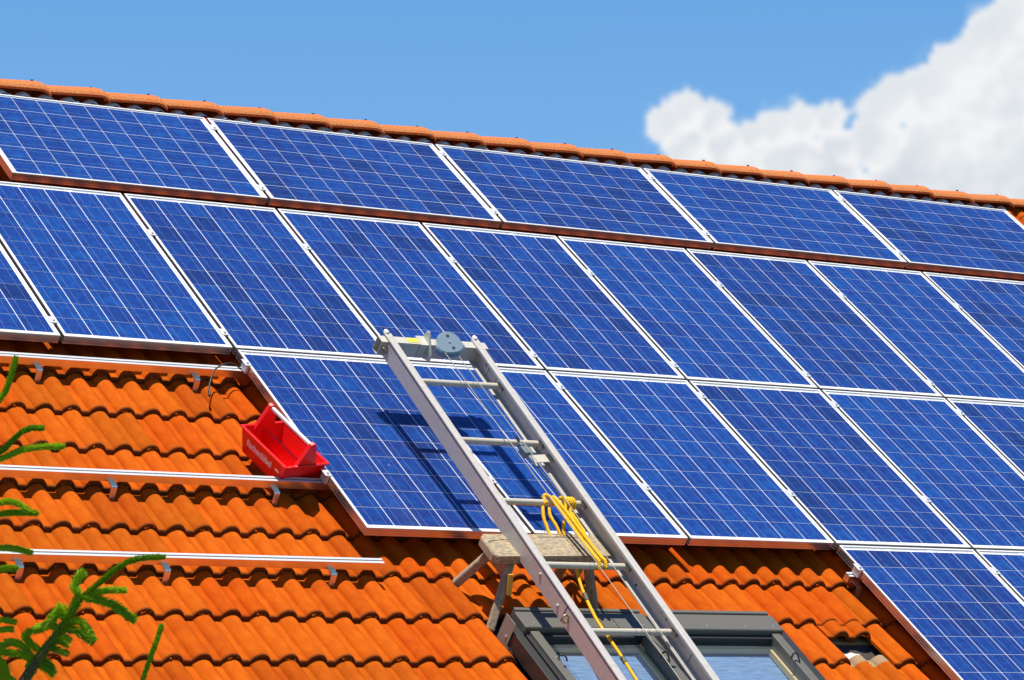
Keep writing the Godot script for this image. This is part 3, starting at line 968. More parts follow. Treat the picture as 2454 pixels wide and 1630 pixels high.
# ---------------------------------------------------------------- toolbox
func build_toolbox() -> void:
	var X := Vector3(0.21, -0.9777, 0)
	var Y := Vector3(0.9777, 0.21, 0)
	var t := thing("toolbox", "open red plastic toolbox with a grey carrying bar on the tiles by the panel", "toolbox", RT(-0.165, -0.983, -0.108) * Transform3D(Basis(X, Y, Vector3(0, 0, 1)), Vector3()))
	var bl := 0.155
	var bw := 0.112
	var rl := 0.192
	var rw := 0.140
	var H := 0.135
	var th := 0.0045
	var st := st_new()
	st.set_smooth_group(-1)
	var B := [Vector3(-bl, -bw, 0), Vector3(bl, -bw, 0), Vector3(bl, bw, 0), Vector3(-bl, bw, 0)]
	var R := [Vector3(-rl, -rw, H), Vector3(rl, -rw, H), Vector3(rl, rw, H), Vector3(-rl, rw, H)]
	quad(st, B[0], B[1], B[2], B[3], Vector3(0, 0, -1))
	var up := Vector3(0, 0, 0.005)
	quad(st, B[0] + up, B[1] + up, B[2] + up, B[3] + up, Vector3(0, 0, 1))
	for i in 4:
		var j := (i + 1) % 4
		var o: Vector3 = ((B[i] + B[j]) * 0.5)
		o.z = 0
		var inw := -o.normalized() * th * 1.6
		quad(st, B[i], B[j], R[j], R[i], o)
		quad(st, B[i] + inw + up, B[j] + inw + up, R[j] + inw, R[i] + inw, -o)
	mi("tray", fin(st), M.red, t)
	# rolled rim
	st = st_new()
	for i in 4:
		var j := (i + 1) % 4
		var a: Vector3 = R[i]
		var b: Vector3 = R[j]
		var d := (b - a).normalized()
		var yb := Vector3(0, 0, 1).cross(d)
		box(st, (a + b) * 0.5 + Vector3(0, 0, 0.0 if i % 2 == 0 else -0.0005), Vector3(a.distance_to(b) + 0.016, 0.017, 0.009 if i % 2 == 0 else 0.008), Basis(d, yb, Vector3(0, 0, 1)), 0.003)
	mi("rim", fin(st), M.red, t)
	# divider
	st = st_new()
	box(st, Vector3(0, 0, 0.062), Vector3(2 * bl + 0.035, 0.006, 0.115), Basis(), 0.001)
	box(st, Vector3(0, 0, 0.1205), Vector3(2 * bl + 0.045, 0.012, 0.006), Basis(), 0.002)
	mi("divider", fin(st), M.red, t)
	# end uprights: broad foot, narrowing to the bar
	for s in [-1.0, 1.0]:
		st = st_new()
		var prof := [Vector2(-0.075, H - 0.02), Vector2(0.075, H - 0.02), Vector2(0.055, H + 0.02), Vector2(0.022, H + 0.105), Vector2(0.016, H + 0.122), Vector2(0, H + 0.128), Vector2(-0.016, H + 0.122), Vector2(-0.022, H + 0.105), Vector2(-0.055, H + 0.02)]
		extrude(st, prof, s * (rl - 0.012) - 0.011, s * (rl - 0.012) + 0.011)
		mi("upright", fin(st), M.red, t)
	mi("carrying_bar", tube_mesh([Vector3(-rl + 0.024, 0, H + 0.108), Vector3(rl - 0.024, 0, H + 0.108)], 0.0115, 14), M.handle, t)
	# white lettering and emblem on the long side
	var slope := Vector3(0, -(rw - bw), H).normalized()
	var outn := slope.cross(Vector3(1, 0, 0)).normalized()
	if outn.y > 0:
		outn = -outn
	var fb := Basis(Vector3(1, 0, 0), slope, Vector3(1, 0, 0).cross(slope))
	var font := SystemFont.new()
	font.font_names = PackedStringArray(["Droid Sans"])
	font.font_weight = 700
	var tm := TextMesh.new()
	tm.text = "fischerdübel"
	tm.font = font
	tm.font_size = 64
	tm.pixel_size = 0.00058
	tm.depth = 0.0012
	var mid := (Vector3(0, -bw, 0) + Vector3(0, -rw, H)) * 0.5
	for k in 2:
		mi("lettering", tm, M.print, t, Transform3D(fb * Basis.from_scale(Vector3(0.96, 1.35, 1)), mid + Vector3(-0.024 + 0.0008 * (k - 1), 0, 0.006) + fb.z * (0.0012 + 0.0002 * k)))
	var em := st_new()
	var ec := mid + Vector3(0.133, 0, 0.008) + fb.z * 0.0010
	for q in [[0.0, 0.016, 0.052, 0.004], [0.0, -0.016, 0.052, 0.004], [-0.024, 0.0, 0.004, 0.036], [0.024, 0.0, 0.004, 0.036]]:
		box(em, ec + fb * Vector3(q[0], q[1], 0), Vector3(q[2], q[3], 0.001), fb)
	for q in [[-0.012, 0.0, 0.012, 0.014, 0.5], [0.006, 0.0, 0.020, 0.012, -0.4]]:
		box(em, ec + fb * Vector3(q[0], q[1], 0.0003), Vector3(q[2], q[3], 0.001), fb * Basis(Vector3(0, 0, 1), q[4]))
	mi("emblem", fin(em), M.print, t)

# ---------------------------------------------------------------- ladder hoist
var LT: Transform3D
const RUNG := 0.4985

func build_ladder() -> void:
	var Yv := -Vector3(0.005, -0.9972, -0.0743).normalized()
	var Xv := (Vector3(1, 0, 0) - Yv * Yv.x).normalized()
	var Zv := Xv.cross(Yv)
	LT = Transform3D(RB * Basis(Xv, Yv, Zv), uvn(0.892, -0.734, 0.300))
	var t := thing("hoist_ladder", "long aluminium hoist ladder resting on the wooden trestle above the roof", "ladder", LT)
	var bottom := -8.35
	var top := 0.355
	var half := 0.298
	for s in [-1.0, 1.0]:
		# channel open to the inside: web, two flanges with small lips, raised bead on the upper flange
		var st := st_new()
		var prof := [Vector2(0, -0.052), Vector2(0.046, -0.052), Vector2(0.046, -0.047), Vector2(0.004, -0.047), Vector2(0.004, 0.030), Vector2(0.0115, 0.031), Vector2(0.0115, 0.0450), Vector2(0.037, 0.045), Vector2(0.037, 0.038), Vector2(0.041, 0.038), Vector2(0.041, 0.052), Vector2(0.030, 0.0522), Vector2(0.0285, 0.0500), Vector2(0.0165, 0.0500), Vector2(0.015, 0.0522), Vector2(-0.002, 0.0522), Vector2(-0.002, 0.0455), Vector2(0.0075, 0.0450), Vector2(0.0075, 0.0345), Vector2(0, 0.0340)]
		var m2 := Basis(Vector3(0, 1, 0), Vector3(-s, 0, 0), Vector3(0, 0, 1))
		var pr := []
		for q in prof:
			pr.append(q)
		extrude(st, pr, bottom, top)
		var me := fin(st)
		# extrude runs along local x; turn it along the ladder
		var bas := Basis(Vector3(0, 1, 0), Vector3(-s, 0, 0), Vector3(0, 0, 1))
		if s > 0:
			mi("stringer", me, M.alu, t, Transform3D(bas, Vector3(half, 0, 0)))
		else:
			mi("stringer", me, M.alu, t, Transform3D(bas, Vector3(-half, 0, 0)))
	var rung := tube_mesh([Vector3(-half + 0.004, 0, 0), Vector3(half - 0.004, 0, 0)], 0.0172, 18, false)
	var collar := tube_mesh([Vector3(0, 0, 0), Vector3(0.012, 0, 0)], 0.026, 16)
	var mark := tube_mesh([Vector3(-0.0015, 0, 0), Vector3(0.0015, 0, 0)], 0.0174, 18, false)
	for k in 17:
		var y := -RUNG * k
		var r := mi("rung", rung, M.rung, t, Transform3D(Basis(), Vector3(0, y, 0)))
		mi("collar", collar, M.bolt, r, Transform3D(Basis(), Vector3(half - 0.016, 0, 0)))
		mi("collar", collar, M.bolt, r, Transform3D(Basis(), Vector3(-half + 0.004, 0, 0)))
		for x in [0.045, 0.125]:
			mi("groove", mark, M.bolt, r, Transform3D(Basis(), Vector3(x, 0, 0)))
	# crossbar at the head: hollow box section
	var st := st_new()
	var bw := 0.0275
	var x0 := -half - 0.042
	var x1 := half + 0.042
	for q in [[-bw, -0.050, bw, -0.047], [-bw, 0.033, bw, 0.036], [-bw, -0.047, -bw + 0.003, 0.033], [bw - 0.003, -0.047, bw, 0.033]]:
		box(st, Vector3(0, (q[0] + q[2]) * 0.5, (q[1] + q[3]) * 0.5), Vector3(x1 - x0, q[2] - q[0], q[3] - q[1]))
	mi("head_bar", fin(st), M.bracket, t, Transform3D(Basis(), Vector3(0, 0.315, 0.004)))
	mi("sticker", box_mesh(Vector3(0.066, 0.034, 0.0012), 0.0), M.sticker, t, Transform3D(Basis(Vector3(0, 0, 1), -0.02), Vector3(-0.135, 0.318, 0.0412)))
	for s in [-1.0, 1.0]:
		mi("end_knob", tube_mesh([Vector3(0, 0, 0), Vector3(0, 0.012, 0.004), Vector3(0, 0.026, 0.008)], [0.014, 0.017, 0.008], 10), M.knob, t, Transform3D(Basis(), Vector3(s * (half - 0.016), 0.353, 0.046)))
		var ring := []
		for k in 15:
			ring.append(Vector3(0, cos(TAU * k / 14.0) * 0.019, sin(TAU * k / 14.0) * 0.019))
		mi("ring_bolt", tube_mesh(ring, 0.0055, 8, false), M.brass, t, Transform3D(Basis(Vector3(0, 1, 0), 0.5 * s) * Basis(Vector3(0, 0, 1), 0.3), Vector3(s * (half + 0.022), 0.275, -0.005)))
		mi("ring_bolt", tube_mesh(ring, 0.0055, 8, false), M.brass, t, Transform3D(Basis(Vector3(0, 0, 1), PI * 0.5) * Basis(Vector3(0, 1, 0), 0.4), Vector3(s * (half + 0.018), -1.90, 0.000)))
	# pulley block with its bracket
	var bk := st_new()
	extrude(bk, [Vector2(-0.085, -0.030), Vector2(-0.035, -0.052), Vector2(0.035, -0.045), Vector2(0.045, 0.045), Vector2(0.030, 0.085), Vector2(0.012, 0.088), Vector2(-0.078, 0.000)], -0.006, 0.006)
	mi("pulley_bracket", fin(bk), M.bracket, t, Transform3D(Basis(), Vector3(-0.043, 0.315, 0.004)))
	bk = st_new()
	extrude(bk, [Vector2(-0.035, -0.040), Vector2(0.035, -0.040), Vector2(0.045, 0.038), Vector2(-0.035, 0.036)], -0.055, -0.006)
	mi("pulley_bracket", fin(bk), M.bracket, t, Transform3D(Basis(), Vector3(-0.043, 0.315, 0.006)))
	var hs := st_new()
	var rim := []
	for k in 18:
		var a := TAU * k / 18.0
		var rr := 0.070 if sin(a) > -0.3 else 0.070 * (1.0 + 0.28 * absf(cos(a)))
		rim.append(Vector2(cos(a) * rr, sin(a) * rr))
	var tilt := Basis(Vector3(1, 0, 0), 0.34) * Basis(Vector3(0, 1, 0), -0.22)
	# disc housing: two cheeks and a rim between
	hs.set_smooth_group(-1)
	for k in 18:
		var a: Vector2 = rim[k]
		var b: Vector2 = rim[(k + 1) % 18]
		quad(hs, Vector3(a.x, a.y, -0.021), Vector3(b.x, b.y, -0.021), Vector3(b.x, b.y, 0.016), Vector3(a.x, a.y, 0.016), Vector3(a.x, a.y, 0))
		quad(hs, Vector3(a.x, a.y, 0.016), Vector3(b.x, b.y, 0.016), Vector3(b.x * 0.9, b.y * 0.9, 0.022), Vector3(a.x * 0.9, a.y * 0.9, 0.022), Vector3(a.x, a.y, 0.1))
		tri(hs, Vector3(0, 0, 0.022), Vector3(a.x * 0.9, a.y * 0.9, 0.022), Vector3(b.x * 0.9, b.y * 0.9, 0.022), Vector3(0, 0, 1))
		tri(hs, Vector3(0, 0, -0.021), Vector3(a.x, a.y, -0.021), Vector3(b.x, b.y, -0.021), Vector3(0, 0, -1))
	var pul := mi("pulley_housing", fin(hs), M.zinc, t, Transform3D(tilt, Vector3(0.058, 0.268, 0.066)))
	for q in [[0.0, 0.038], [0.012, -0.040]]:
		mi("slot", tube_mesh([Vector3(q[0], q[1], 0.0215), Vector3(q[0], q[1], 0.0228)], 0.010, 10), M.black, pul, Transform3D(Basis(), Vector3()))
	mi("axle", tube_mesh([Vector3(0, 0, 0.020), Vector3(0, 0, 0.027)], 0.006, 8), M.steel, pul)
	# hoist cables
	mi("hoist_cable", tube_mesh([Vector3(0.010, 0.26, 0.052), Vector3(0.055, -0.9, 0.040), Vector3(0.085, -2.4, 0.03), Vector3(0.06, -8.2, 0.02)], 0.0022, 6), M.cable, t)
	mi("hoist_cable", tube_mesh([Vector3(0.088, 0.24, 0.050), Vector3(0.140, -0.9, 0.042), Vector3(0.175, -2.4, 0.03), Vector3(0.13, -8.2, 0.02)], 0.0022, 6), M.cable, t)
	# rivets, holes and joint of the splice
	var rivet := tube_mesh([Vector3(0, 0, 0), Vector3(0.004, 0, 0), Vector3(0.006, 0, 0)], [0.010, 0.009, 0.004], 10)
	for q in [[-1.58, 0.01], [-1.79, -0.012], [-2.9, 0.0]]:
		mi("rivet", rivet, M.alu, t, Transform3D(Basis(Vector3(0, 1, 0), PI), Vector3(-half - 0.0004, q[0], q[1])))
	for q in [[-1.66, 0.012], [-1.85, 0.010], [-1.90, 0.004], [-1.98, -0.002], [-2.02, 0.01], [0.19, 0.005], [-1.60, -0.03], [-2.10, 0.02]]:
		mi("bolt_hole", tube_mesh([Vector3(0, 0, 0), Vector3(0.0015, 0, 0)], 0.008, 10), M.black, t, Transform3D(Basis(Vector3(0, 1, 0), PI), Vector3(half - 0.0045, q[0], q[1])))
	mi("splice_seam", box_mesh(Vector3(0.0015, 0.004, 0.098)), M.black, t, Transform3D(Basis(), Vector3(-half - 0.0004, -1.855, -0.002)))
	mi("splice_seam", box_mesh(Vector3(0.0015, 0.004, 0.090)), M.black, t, Transform3D(Basis(), Vector3(half - 0.0045, -2.165, 0.0)))
	mi("splice_seam", box_mesh(Vector3(0.0015, 0.003, 0.090)), M.black, t, Transform3D(Basis(), Vector3(half - 0.0045, 0.155, 0.0)))
	mi("splice_seam", box_mesh(Vector3(0.0015, 0.003, 0.090)), M.black, t, Transform3D(Basis(), Vector3(half - 0.0045, 0.065, 0.0)))

func build_switch() -> void:
	var t := thing("limit_switch", "dark limit switch with a ribbed cable gland bolted inside the hoist ladder", "switch", LT * Transform3D(Basis(Vector3(0, 0, 1), 0.12), Vector3(0.150, -0.60, 0.010)))
	mi("bracket", box_mesh(Vector3(0.150, 0.062, 0.004), 0.001, Vector3(0.070, -0.030, -0.012)), M.bracket, t)
	mi("housing", box_mesh(Vector3(0.048, 0.062, 0.040), 0.004, Vector3(-0.028, 0, 0.012)), M.switch_box, t)
	mi("switch_head", box_mesh(Vector3(0.032, 0.028, 0.030), 0.003, Vector3(-0.022, 0.050, 0.014)), M.switch_box, t)
	mi("roller_arm", tube_mesh([Vector3(-0.024, 0.062, 0.02), Vector3(-0.030, 0.090, 0.030), Vector3(-0.032, 0.102, 0.032)], [0.005, 0.006, 0.007], 8), M.black, t)
	var gl := st_new()
	var pts := []
	var rad := []
	for k in 15:
		pts.append(Vector3(-0.026 + 0.010 * k / 14.0, -0.030 - 0.075 * k / 14.0, 0.012 - 0.012 * k / 14.0))
		rad.append((0.0125 if k % 2 == 0 else 0.0098) * (1.0 - 0.28 * k / 14.0))
	tube(gl, pts, rad, 12)
	mi("cable_gland", fin(gl), M.conduit, t)
	mi("lead", tube_mesh(smooth([Vector3(-0.016, -0.10, 0.0), Vector3(-0.008, -0.19, -0.012), Vector3(0.010, -0.30, -0.03), Vector3(0.03, -0.60, -0.06), Vector3(0.05, -1.1, -0.10), Vector3(0.10, -1.65, -0.10), Vector3(0.12, -2.3, -0.12)]), 0.0042, 7), M.black, t)
	mi("lead", tube_mesh(smooth([Vector3(0.040, -0.030, -0.02), Vector3(0.038, -0.060, -0.03), Vector3(0.012, -0.075, -0.03), Vector3(0.0, -0.060, -0.02)]), 0.0045, 7), M.black, t)

func rope_mesh(pts: Array, r: float) -> ArrayMesh:
	# laid rope: three strands winding round one another
	var line := smooth(pts, 8)
	var st := st_new()
	for s in 3:
		var run := 0.0
		var out := []
		var up := Vector3(0, 0, 1)
		var dense := []
		for i in line.size() - 1:
			var L: float = (line[i + 1] as Vector3).distance_to(line[i])
			var n := maxi(1, int(L / 0.006))
			for k in n:
				dense.append((line[i] as Vector3).lerp(line[i + 1], float(k) / n))
		dense.append(line[-1])
		for i in dense.size():
			var a: Vector3 = dense[maxi(i - 1, 0)]
			var b: Vector3 = dense[mini(i + 1, dense.size() - 1)]
			var d := (b - a).normalized()
			if absf(d.dot(up)) > 0.97:
				up = Vector3(1, 0, 0)
			var x := up.cross(d).normalized()
			var y := d.cross(x)
			up = y
			if i > 0:
				run += (dense[i] as Vector3).distance_to(dense[i - 1])
			var t := run / 0.034 * TAU + s * TAU / 3.0
			out.append((dense[i] as Vector3) + (x * cos(t) + y * sin(t)) * r * 0.48)
		tube(st, out, r * 0.58, 6)
	return fin(st)

func build_rope() -> void:
	var t := thing("yellow_rope", "yellow laid rope knotted round a ladder rung and trailing down the roof", "rope", LT)
	var y3 := -RUNG * 2
	var y4 := -RUNG * 3
	var r := 0.0105
	# tight turns round the third rung
	var coil := []
	for k in 49:
		var a := TAU * k / 12.0
		coil.append(Vector3(0.150 + 0.072 * k / 48.0, y3 + cos(a) * 0.026, sin(a) * 0.026))
	mi("coil", rope_mesh(coil, r), M.rope, t)
	# hanging bights
	mi("strand", rope_mesh([Vector3(0.035, y3 - 0.02, 0.012), Vector3(0.042, y3 + 0.027, 0.022), Vector3(0.062, y3 + 0.012, 0.032), Vector3(0.075, y3 - 0.07, 0.028), Vector3(0.085, y3 - 0.18, 0.024), Vector3(0.090, y3 - 0.32, 0.022), Vector3(0.093, y4 + 0.05, 0.027), Vector3(0.094, y4 + 0.002, 0.030), Vector3(0.092, y4 - 0.028, 0.004)], r), M.rope, t)
	mi("strand", rope_mesh([Vector3(0.085, y3 - 0.028, 0.004), Vector3(0.092, y3 + 0.018, 0.024), Vector3(0.098, y3 - 0.04, 0.032), Vector3(0.108, y3 - 0.16, 0.030), Vector3(0.118, y3 - 0.30, 0.027), Vector3(0.128, y4 + 0.05, 0.027), Vector3(0.134, y4 + 0.006, 0.030), Vector3(0.132, y4 - 0.026, 0.010)], r), M.rope, t)
	mi("strand", rope_mesh([Vector3(0.040, y3 + 0.014, -0.018), Vector3(0.020, y3 - 0.03, -0.01), Vector3(0.004, y3 - 0.09, -0.03), Vector3(0.002, y3 - 0.16, -0.05), Vector3(-0.002, y3 - 0.215, -0.065)], r), M.rope, t)
	mi("strand", rope_mesh([Vector3(0.060, y3 - 0.03, -0.01), Vector3(0.045, y3 - 0.08, -0.02), Vector3(0.050, y3 - 0.15, -0.03), Vector3(0.055, y3 - 0.20, -0.05)], r * 0.9), M.rope, t)
	mi("strand", rope_mesh([Vector3(0.14, y3 + 0.022, 0.020), Vector3(0.150, y3 - 0.01, 0.032), Vector3(0.128, y3 - 0.08, 0.0), Vector3(0.095, y3 - 0.15, -0.03), Vector3(0.075, y3 - 0.215, -0.055)], r), M.rope, t)
	mi("strand", rope_mesh([Vector3(0.210, y3 - 0.02, -0.016), Vector3(0.196, y3 - 0.05, -0.02), Vector3(0.192, y3 - 0.12, -0.02), Vector3(0.190, y3 - 0.20, -0.02), Vector3(0.172, y3 - 0.235, -0.03), Vector3(0.160, y3 - 0.18, -0.02), Vector3(0.166, y3 - 0.09, -0.01), Vector3(0.185, y3 - 0.03, 0.0)], r * 0.9), M.rope, t)
	# the free end
	mi("strand", rope_mesh([Vector3(-0.012, y4 + 0.010, -0.024), Vector3(-0.018, y4 - 0.03, -0.040), Vector3(-0.040, y4 - 0.155, -0.055), Vector3(-0.075, y4 - 0.34, -0.05), Vector3(-0.095, y4 - 0.50, -0.035), Vector3(-0.105, y4 - 0.75, -0.03), Vector3(-0.12, y4 - 1.30, -0.05)], r * 0.85), M.rope, t)
	mi("tape_mark", tube_mesh([Vector3(-0.0385, y4 - 0.150, -0.0545), Vector3(-0.0475, y4 - 0.200, -0.0545)], r * 1.15, 8), M.tape, t)
	mi("tape_mark", tube_mesh([Vector3(-0.1018, y4 - 0.65, -0.0305), Vector3(-0.1030, y4 - 0.69, -0.0300)], r * 1.15, 8), M.tape, t)

# ---------------------------------------------------------------- trestle
func build_trestle() -> void:
	var t := thing("wooden_trestle", "old weathered wooden trestle stool standing on the tiles under the hoist ladder", "trestle", RT(0.82, -2.02, -0.13))
	var n0 := 0.13
	var st := st_new()
	# plank with cut corners and a bevelled worn edge; local x along the ridge
	var out := [Vector2(-0.345, 0.085), Vector2(-0.368, 0.055), Vector2(-0.37, -0.085), Vector2(-0.355, -0.108), Vector2(0.36, -0.075), Vector2(0.385, -0.055), Vector2(0.385, 0.095), Vector2(0.36, 0.112)]
	st.set_smooth_group(-1)
	var zt := 0.165 + n0
	var zb := zt - 0.045
	var ctr := Vector2(0, 0)
	for i in out.size():
		var a: Vector2 = out[i]
		var b: Vector2 = out[(i + 1) % out.size()]
		var ai := a * 0.985
		var bi := b * 0.985
		tri(st, Vector3(0, 0, zt), Vector3(ai.x, ai.y, zt), Vector3(bi.x, bi.y, zt), Vector3(0, 0, 1), ctr, ai, bi)
		quad(st, Vector3(ai.x, ai.y, zt), Vector3(bi.x, bi.y, zt), Vector3(b.x, b.y, zt - 0.007), Vector3(a.x, a.y, zt - 0.007), Vector3(a.x, a.y, 0.3), ai, bi, b, a)
		quad(st, Vector3(a.x, a.y, zt - 0.007), Vector3(b.x, b.y, zt - 0.007), Vector3(b.x, b.y, zb), Vector3(a.x, a.y, zb), Vector3(a.x, a.y, 0), a, b, b + Vector2(0, 0.04), a + Vector2(0, 0.04))
		tri(st, Vector3(0, 0, zb), Vector3(a.x, a.y, zb), Vector3(b.x, b.y, zb), Vector3(0, 0, -1), ctr, a, b)
	mi("plank", fin(st), M.wood, t)
	mi("crack", tube_mesh(smooth([Vector3(-0.366, -0.02, zt - 0.012), Vector3(-0.345, 0.015, zt + 0.0004), Vector3(-0.30, 0.030, zt + 0.0004), Vector3(-0.22, 0.038, zt + 0.0004), Vector3(-0.12, 0.030, zt + 0.0003)]), [0.0026, 0.0026, 0.0024, 0.0024, 0.0022, 0.0022, 0.002, 0.002, 0.0018, 0.0018, 0.0016, 0.0016, 0.0015, 0.0015, 0.0015, 0.0015, 0.0014, 0.0013, 0.0012, 0.001, 0.001, 0.001, 0.0009, 0.0008, 0.0006], 5), M.crack, t)
	mi("crack", tube_mesh([Vector3(-0.02, 0.070, zt + 0.0002), Vector3(0.12, 0.078, zt + 0.0004), Vector3(0.30, 0.080, zt + 0.0002)], 0.0016, 5), M.crack, t)
	# legs: [foot, top, thickness]
	for q in [[Vector3(-0.385, 0.085, -0.012), Vector3(-0.285, 0.02, zb + 0.002)], [Vector3(-0.365, -0.280, -0.030), Vector3(-0.235, -0.062, zb + 0.002)], [Vector3(0.315, -0.190, -0.012), Vector3(0.235, -0.050, zb + 0.002)], [Vector3(0.22, 0.10, -0.01), Vector3(0.20, 0.05, zb + 0.002)]]:
		var a: Vector3 = q[0]
		var b: Vector3 = q[1]
		var d := (b - a).normalized()
		var x := Vector3(0, 0, 1).cross(d).normalized()
		var y := d.cross(x)
		var bs := Basis(x, y, d)
		var ls := st_new()
		box(ls, (a + b) * 0.5, Vector3(0.044, 0.042, a.distance_to(b)), bs, 0.006)
		mi("leg", fin(ls), M.wood_leg, t)
	var ap := st_new()
	box(ap, Vector3(-0.262, -0.020, zb - 0.05), Vector3(0.022, 0.15, 0.10), Basis(Vector3(0, 1, 0), -0.28), 0.002)
	mi("apron", fin(ap), M.wood_leg, t)
	ap = st_new()
	box(ap, Vector3(0.215, 0.0, zb - 0.05), Vector3(0.022, 0.13, 0.10), Basis(Vector3(0, 1, 0), 0.2), 0.002)
	mi("apron", fin(ap), M.wood_leg, t)
	var wd := st_new()
	box(wd, Vector3(-0.275, -0.175, 0.175), Vector3(0.026, 0.020, 0.105), Basis(Vector3(0.93, -0.2, 0.1).normalized(), Vector3(0.2, 0.85, -0.45).normalized(), Vector3(0.35, 0.48, 0.80).normalized()).orthonormalized(), 0.003)
	mi("yellow_batten_offcut", fin(wd), M.wedge, t)

# ---------------------------------------------------------------- spruce
func shoot_mesh(path: Array, r: float, needle: float, per_m: float, rng: RandomNumberGenerator) -> ArrayMesh:
	var line := smooth(path, 8)
	var st := st_new()
	var L := 0.0
	for i in line.size() - 1:
		L += (line[i + 1] as Vector3).distance_to(line[i])
	st.set_color(Color(0.8, 0.8, 0.7))
	tube(st, line, r, 6)
	st.set_smooth_group(-1)
	var count := int(L * per_m)
	for k in count:
		var f := (k + rng.randf()) / count * (line.size() - 1)
		var i := mini(int(f), line.size() - 2)
		var p: Vector3 = (line[i] as Vector3).lerp(line[i + 1], f - i)
		var d: Vector3 = ((line[i + 1] as Vector3) - line[i]).normalized()
		var x := Vector3(0.31, 0.77, 0.55).cross(d).normalized()
		var y := d.cross(x)
		var a := rng.randf() * TAU
		var side := x * cos(a) + y * sin(a)
		var lean := rng.randf_range(0.32, 0.60)
		var nd := (d * (1.0 - lean) + side * lean + Vector3(0, 0.06, 0)).normalized()
		var taper := 1.0 if f < line.size() - 3 else 0.75
		var tip := p + nd * needle * rng.randf_range(0.75, 1.15) * taper
		var wv := nd.cross(side.cross(d) + Vector3(0.01, 0, 0)).normalized()
		var w2 := nd.cross(wv).normalized() * 0.00125
		var base := p + side * r * 0.8
		var f2 := rng.randf()
		st.set_color(Color(lerpf(0.62, 1.0, f2), lerpf(0.66, 1.0, f2), lerpf(0.6, 1.0, f2)))
		tri(st, base - w2, base + w2, tip, side)
		var w3 := wv * 0.00125
		tri(st, base - w3, base + w3, tip, side.cross(d))
	return fin(st)

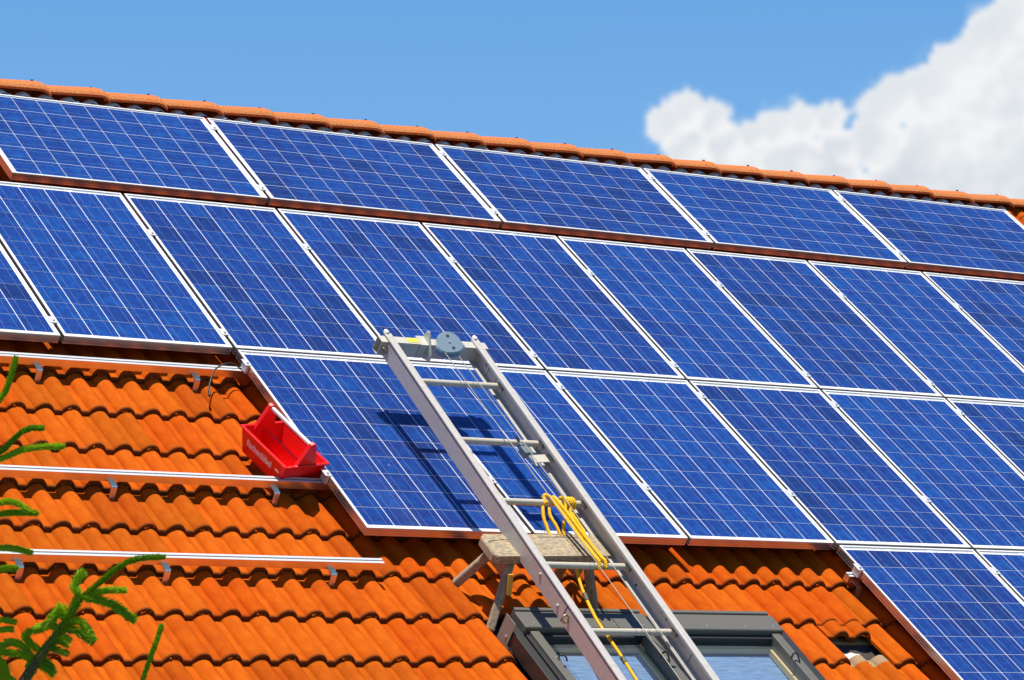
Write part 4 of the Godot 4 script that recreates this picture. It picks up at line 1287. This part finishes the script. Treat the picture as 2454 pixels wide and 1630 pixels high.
func build_spruce() -> void:
	var rng := RandomNumberGenerator.new()
	rng.seed = 3
	var Z := 7.0
	var foot := Vector3(from_pixel(-160, 1700, Z).x, GROUND, from_pixel(-160, 1700, Z).z + 0.1)
	var t := thing("spruce_tree", "young spruce with fresh green shoots reaching up in front of the roof", "tree", Transform3D(Basis(), foot))
	var inv := Transform3D(Basis(), -foot)
	var P := func(x: float, y: float, dz := 0.0) -> Vector3: return from_pixel(x, y, Z + dz)
	var tr := [foot, foot + Vector3(0.02, 1.8, 0.0), P.call(-90, 1960), P.call(20, 1700), P.call(95, 1575), P.call(150, 1505), P.call(188, 1432)]
	var radii := []
	for i in 37:
		radii.append(lerpf(0.07, 0.0165, pow(i / 18.0, 0.7)) if i < 18 else lerpf(0.0130, 0.0050, (i - 18) / 18.0))
	mi("trunk", tube_mesh(smooth(tr), radii, 9), M.bark, t, inv)
	mi("shoot", shoot_mesh([P.call(20, 1700), P.call(95, 1575), P.call(150, 1505), P.call(190, 1430)], 0.0066, 0.021, 6500.0, rng), M.needles[2], t, inv)
	# a second limb outside the picture carries the twigs at its edge
	var limb := [P.call(-90, 1960), P.call(-150, 1600, 0.1), P.call(-120, 1250, 0.1), P.call(-75, 1000, 0.05), P.call(-50, 900, 0.0)]
	mi("limb", tube_mesh(smooth(limb), 0.011, 8), M.bark, t, inv)
	mi("limb", tube_mesh(smooth([P.call(20, 1700), P.call(200, 1740), P.call(330, 1660)]), 0.009, 8), M.bark, t, inv)
	# shoots traced as pixel paths: [tone, needle length, points]
	var shoots := [
		[0, 0.0085, [[-45, 1010], [5, 950], [25, 905], [38, 858]]],
		[2, 0.0085, [[-60, 1110], [0, 1085], [40, 1045], [70, 1028], [102, 1026]]],
		[1, 0.009, [[-60, 1115], [0, 1100], [50, 1080], [95, 1072], [150, 1070]]],
		[1, 0.009, [[-70, 1225], [0, 1205], [35, 1205], [65, 1222]]],
		[0, 0.009, [[-70, 1250], [0, 1233], [40, 1229], [88, 1230]]],
		[1, 0.009, [[-70, 1320], [0, 1313], [35, 1316], [74, 1325]]],
		[0, 0.009, [[-70, 1375], [0, 1364], [38, 1362]]],
		[2, 0.0085, [[200, 1428], [235, 1400], [280, 1362], [330, 1340], [392, 1335]]],
		[1, 0.010, [[200, 1428], [235, 1420], [262, 1415], [299, 1415]]],
		[0, 0.013, [[198, 1432], [235, 1438], [280, 1455], [320, 1486]]],
		[0, 0.014, [[192, 1428], [180, 1410], [185, 1390], [196, 1376]]],
		[0, 0.014, [[165, 1482], [140, 1474], [130, 1480], [110, 1500]]],
		[1, 0.014, [[170, 1475], [150, 1468], [148, 1462], [145, 1460]]],
		[1, 0.013, [[150, 1508], [118, 1500], [100, 1505], [85, 1510]]],
		[0, 0.013, [[158, 1492], [185, 1490], [205, 1505], [222, 1532]]],
		[2, 0.013, [[150, 1505], [178, 1512], [202, 1525], [218, 1537]]],
		[1, 0.010, [[130, 1528], [150, 1527], [166, 1534]]],
		[1, 0.010, [[118, 1540], [140, 1538], [160, 1546]]],
		[2, 0.010, [[108, 1550], [130, 1555], [160, 1567]]],
		[1, 0.012, [[80, 1585], [60, 1555], [30, 1540], [0, 1548]]],
		[0, 0.012, [[78, 1580], [50, 1568], [20, 1565], [5, 1562]]],
		[0, 0.013, [[60, 1600], [85, 1590], [110, 1602], [125, 1612]]],
		[2, 0.013, [[66, 1592], [90, 1580], [110, 1590], [120, 1600]]],
		[1, 0.013, [[40, 1640], [20, 1625], [10, 1600], [-10, 1575]]],
		[1, 0.012, [[30, 1665], [15, 1640], [0, 1620], [-15, 1600]]],
		[1, 0.009, [[-60, 1500], [0, 1487], [35, 1492]]],
		[1, 0.009, [[-60, 1515], [0, 1510], [28, 1508]]],
		[0, 0.012, [[95, 1560], [75, 1545], [62, 1528], [70, 1515]]],
		[0, 0.0075, [[330, 1668], [352, 1600], [372, 1545], [387, 1500]]],
	]
	for s in shoots:
		var path := []
		var dz := rng.randf_range(-0.04, 0.04)
		for i in s[2].size():
			path.append(P.call(s[2][i][0], s[2][i][1], dz * i / (s[2].size() - 1.0)))
		mi("shoot", shoot_mesh(path, 0.0036, s[1] * 1.40, 9500.0, rng), M.needles[s[0]], t, inv)

# ---------------------------------------------------------------- scene
func _ready() -> void:
	var s := sin(PITCH)
	var c := cos(PITCH)
	RB = Basis(Vector3(1, 0, 0), Vector3(0, s, -c), Vector3(0, c, s))
	# camera
	cam_pos = uvn(-8.2122, -12.6352, 7.3895)
	cam_right = (RB * Vector3(0.8240, -0.4508, 0.3433)).normalized()
	cam_fwd = (RB * Vector3(0.5633, 0.7175, -0.4099)).normalized()
	cam_up = cam_right.cross(cam_fwd).normalized()
	var cam := Camera3D.new()
	cam.name = "camera"
	cam.fov = 12.3434
	cam.near = 0.1
	cam.far = 2000.0
	cam.transform = Transform3D(Basis(cam_right, cam_up, -cam_fwd).orthonormalized(), cam_pos)
	add_child(cam)
	cam.current = true
	# sky
	var we := WorldEnvironment.new()
	we.name = "world_environment"
	var env := Environment.new()
	env.background_mode = Environment.BG_SKY
	var sky := Sky.new()
	var pm := PanoramaSkyMaterial.new()
	pm.panorama = tex(sky_panorama())
	sky.sky_material = pm
	env.sky = sky
	env.tonemap_mode = Environment.TONE_MAPPER_LINEAR
	env.tonemap_exposure = 1.3
	env.background_energy_multiplier = 0.77
	env.sdfgi_enabled = true
	env.ssao_enabled = true
	env.ssil_enabled = true
	we.environment = env
	add_child(we)
	# sun, upslope and slightly from the gable side
	var sun := DirectionalLight3D.new()
	sun.name = "sun"
	sun.light_energy = 1.6
	sun.light_color = Color(1.0, 0.965, 0.90)
	sun.light_angular_distance = 0.5
	sun.shadow_enabled = true
	add_child(sun)
	var to_sun := (RB * Vector3(-0.15, 0.62, 1.0)).normalized()
	sun.look_at_from_position(Vector3.ZERO, -to_sun, Vector3(1, 0, 0))
	make_materials()
	# setting
	var gp := PlaneMesh.new()
	gp.size = Vector2(1600, 1600)
	var ground := mi("ground", gp, M.grass, self, Transform3D(Basis(), Vector3(0, GROUND, 0)))
	ground.set_meta("kind", "structure")
	build_house()
	build_panels()
	build_rails()
	build_ladder()
	build_trestle()
	build_switch()
	build_rope()
	build_toolbox()
	build_spruce()
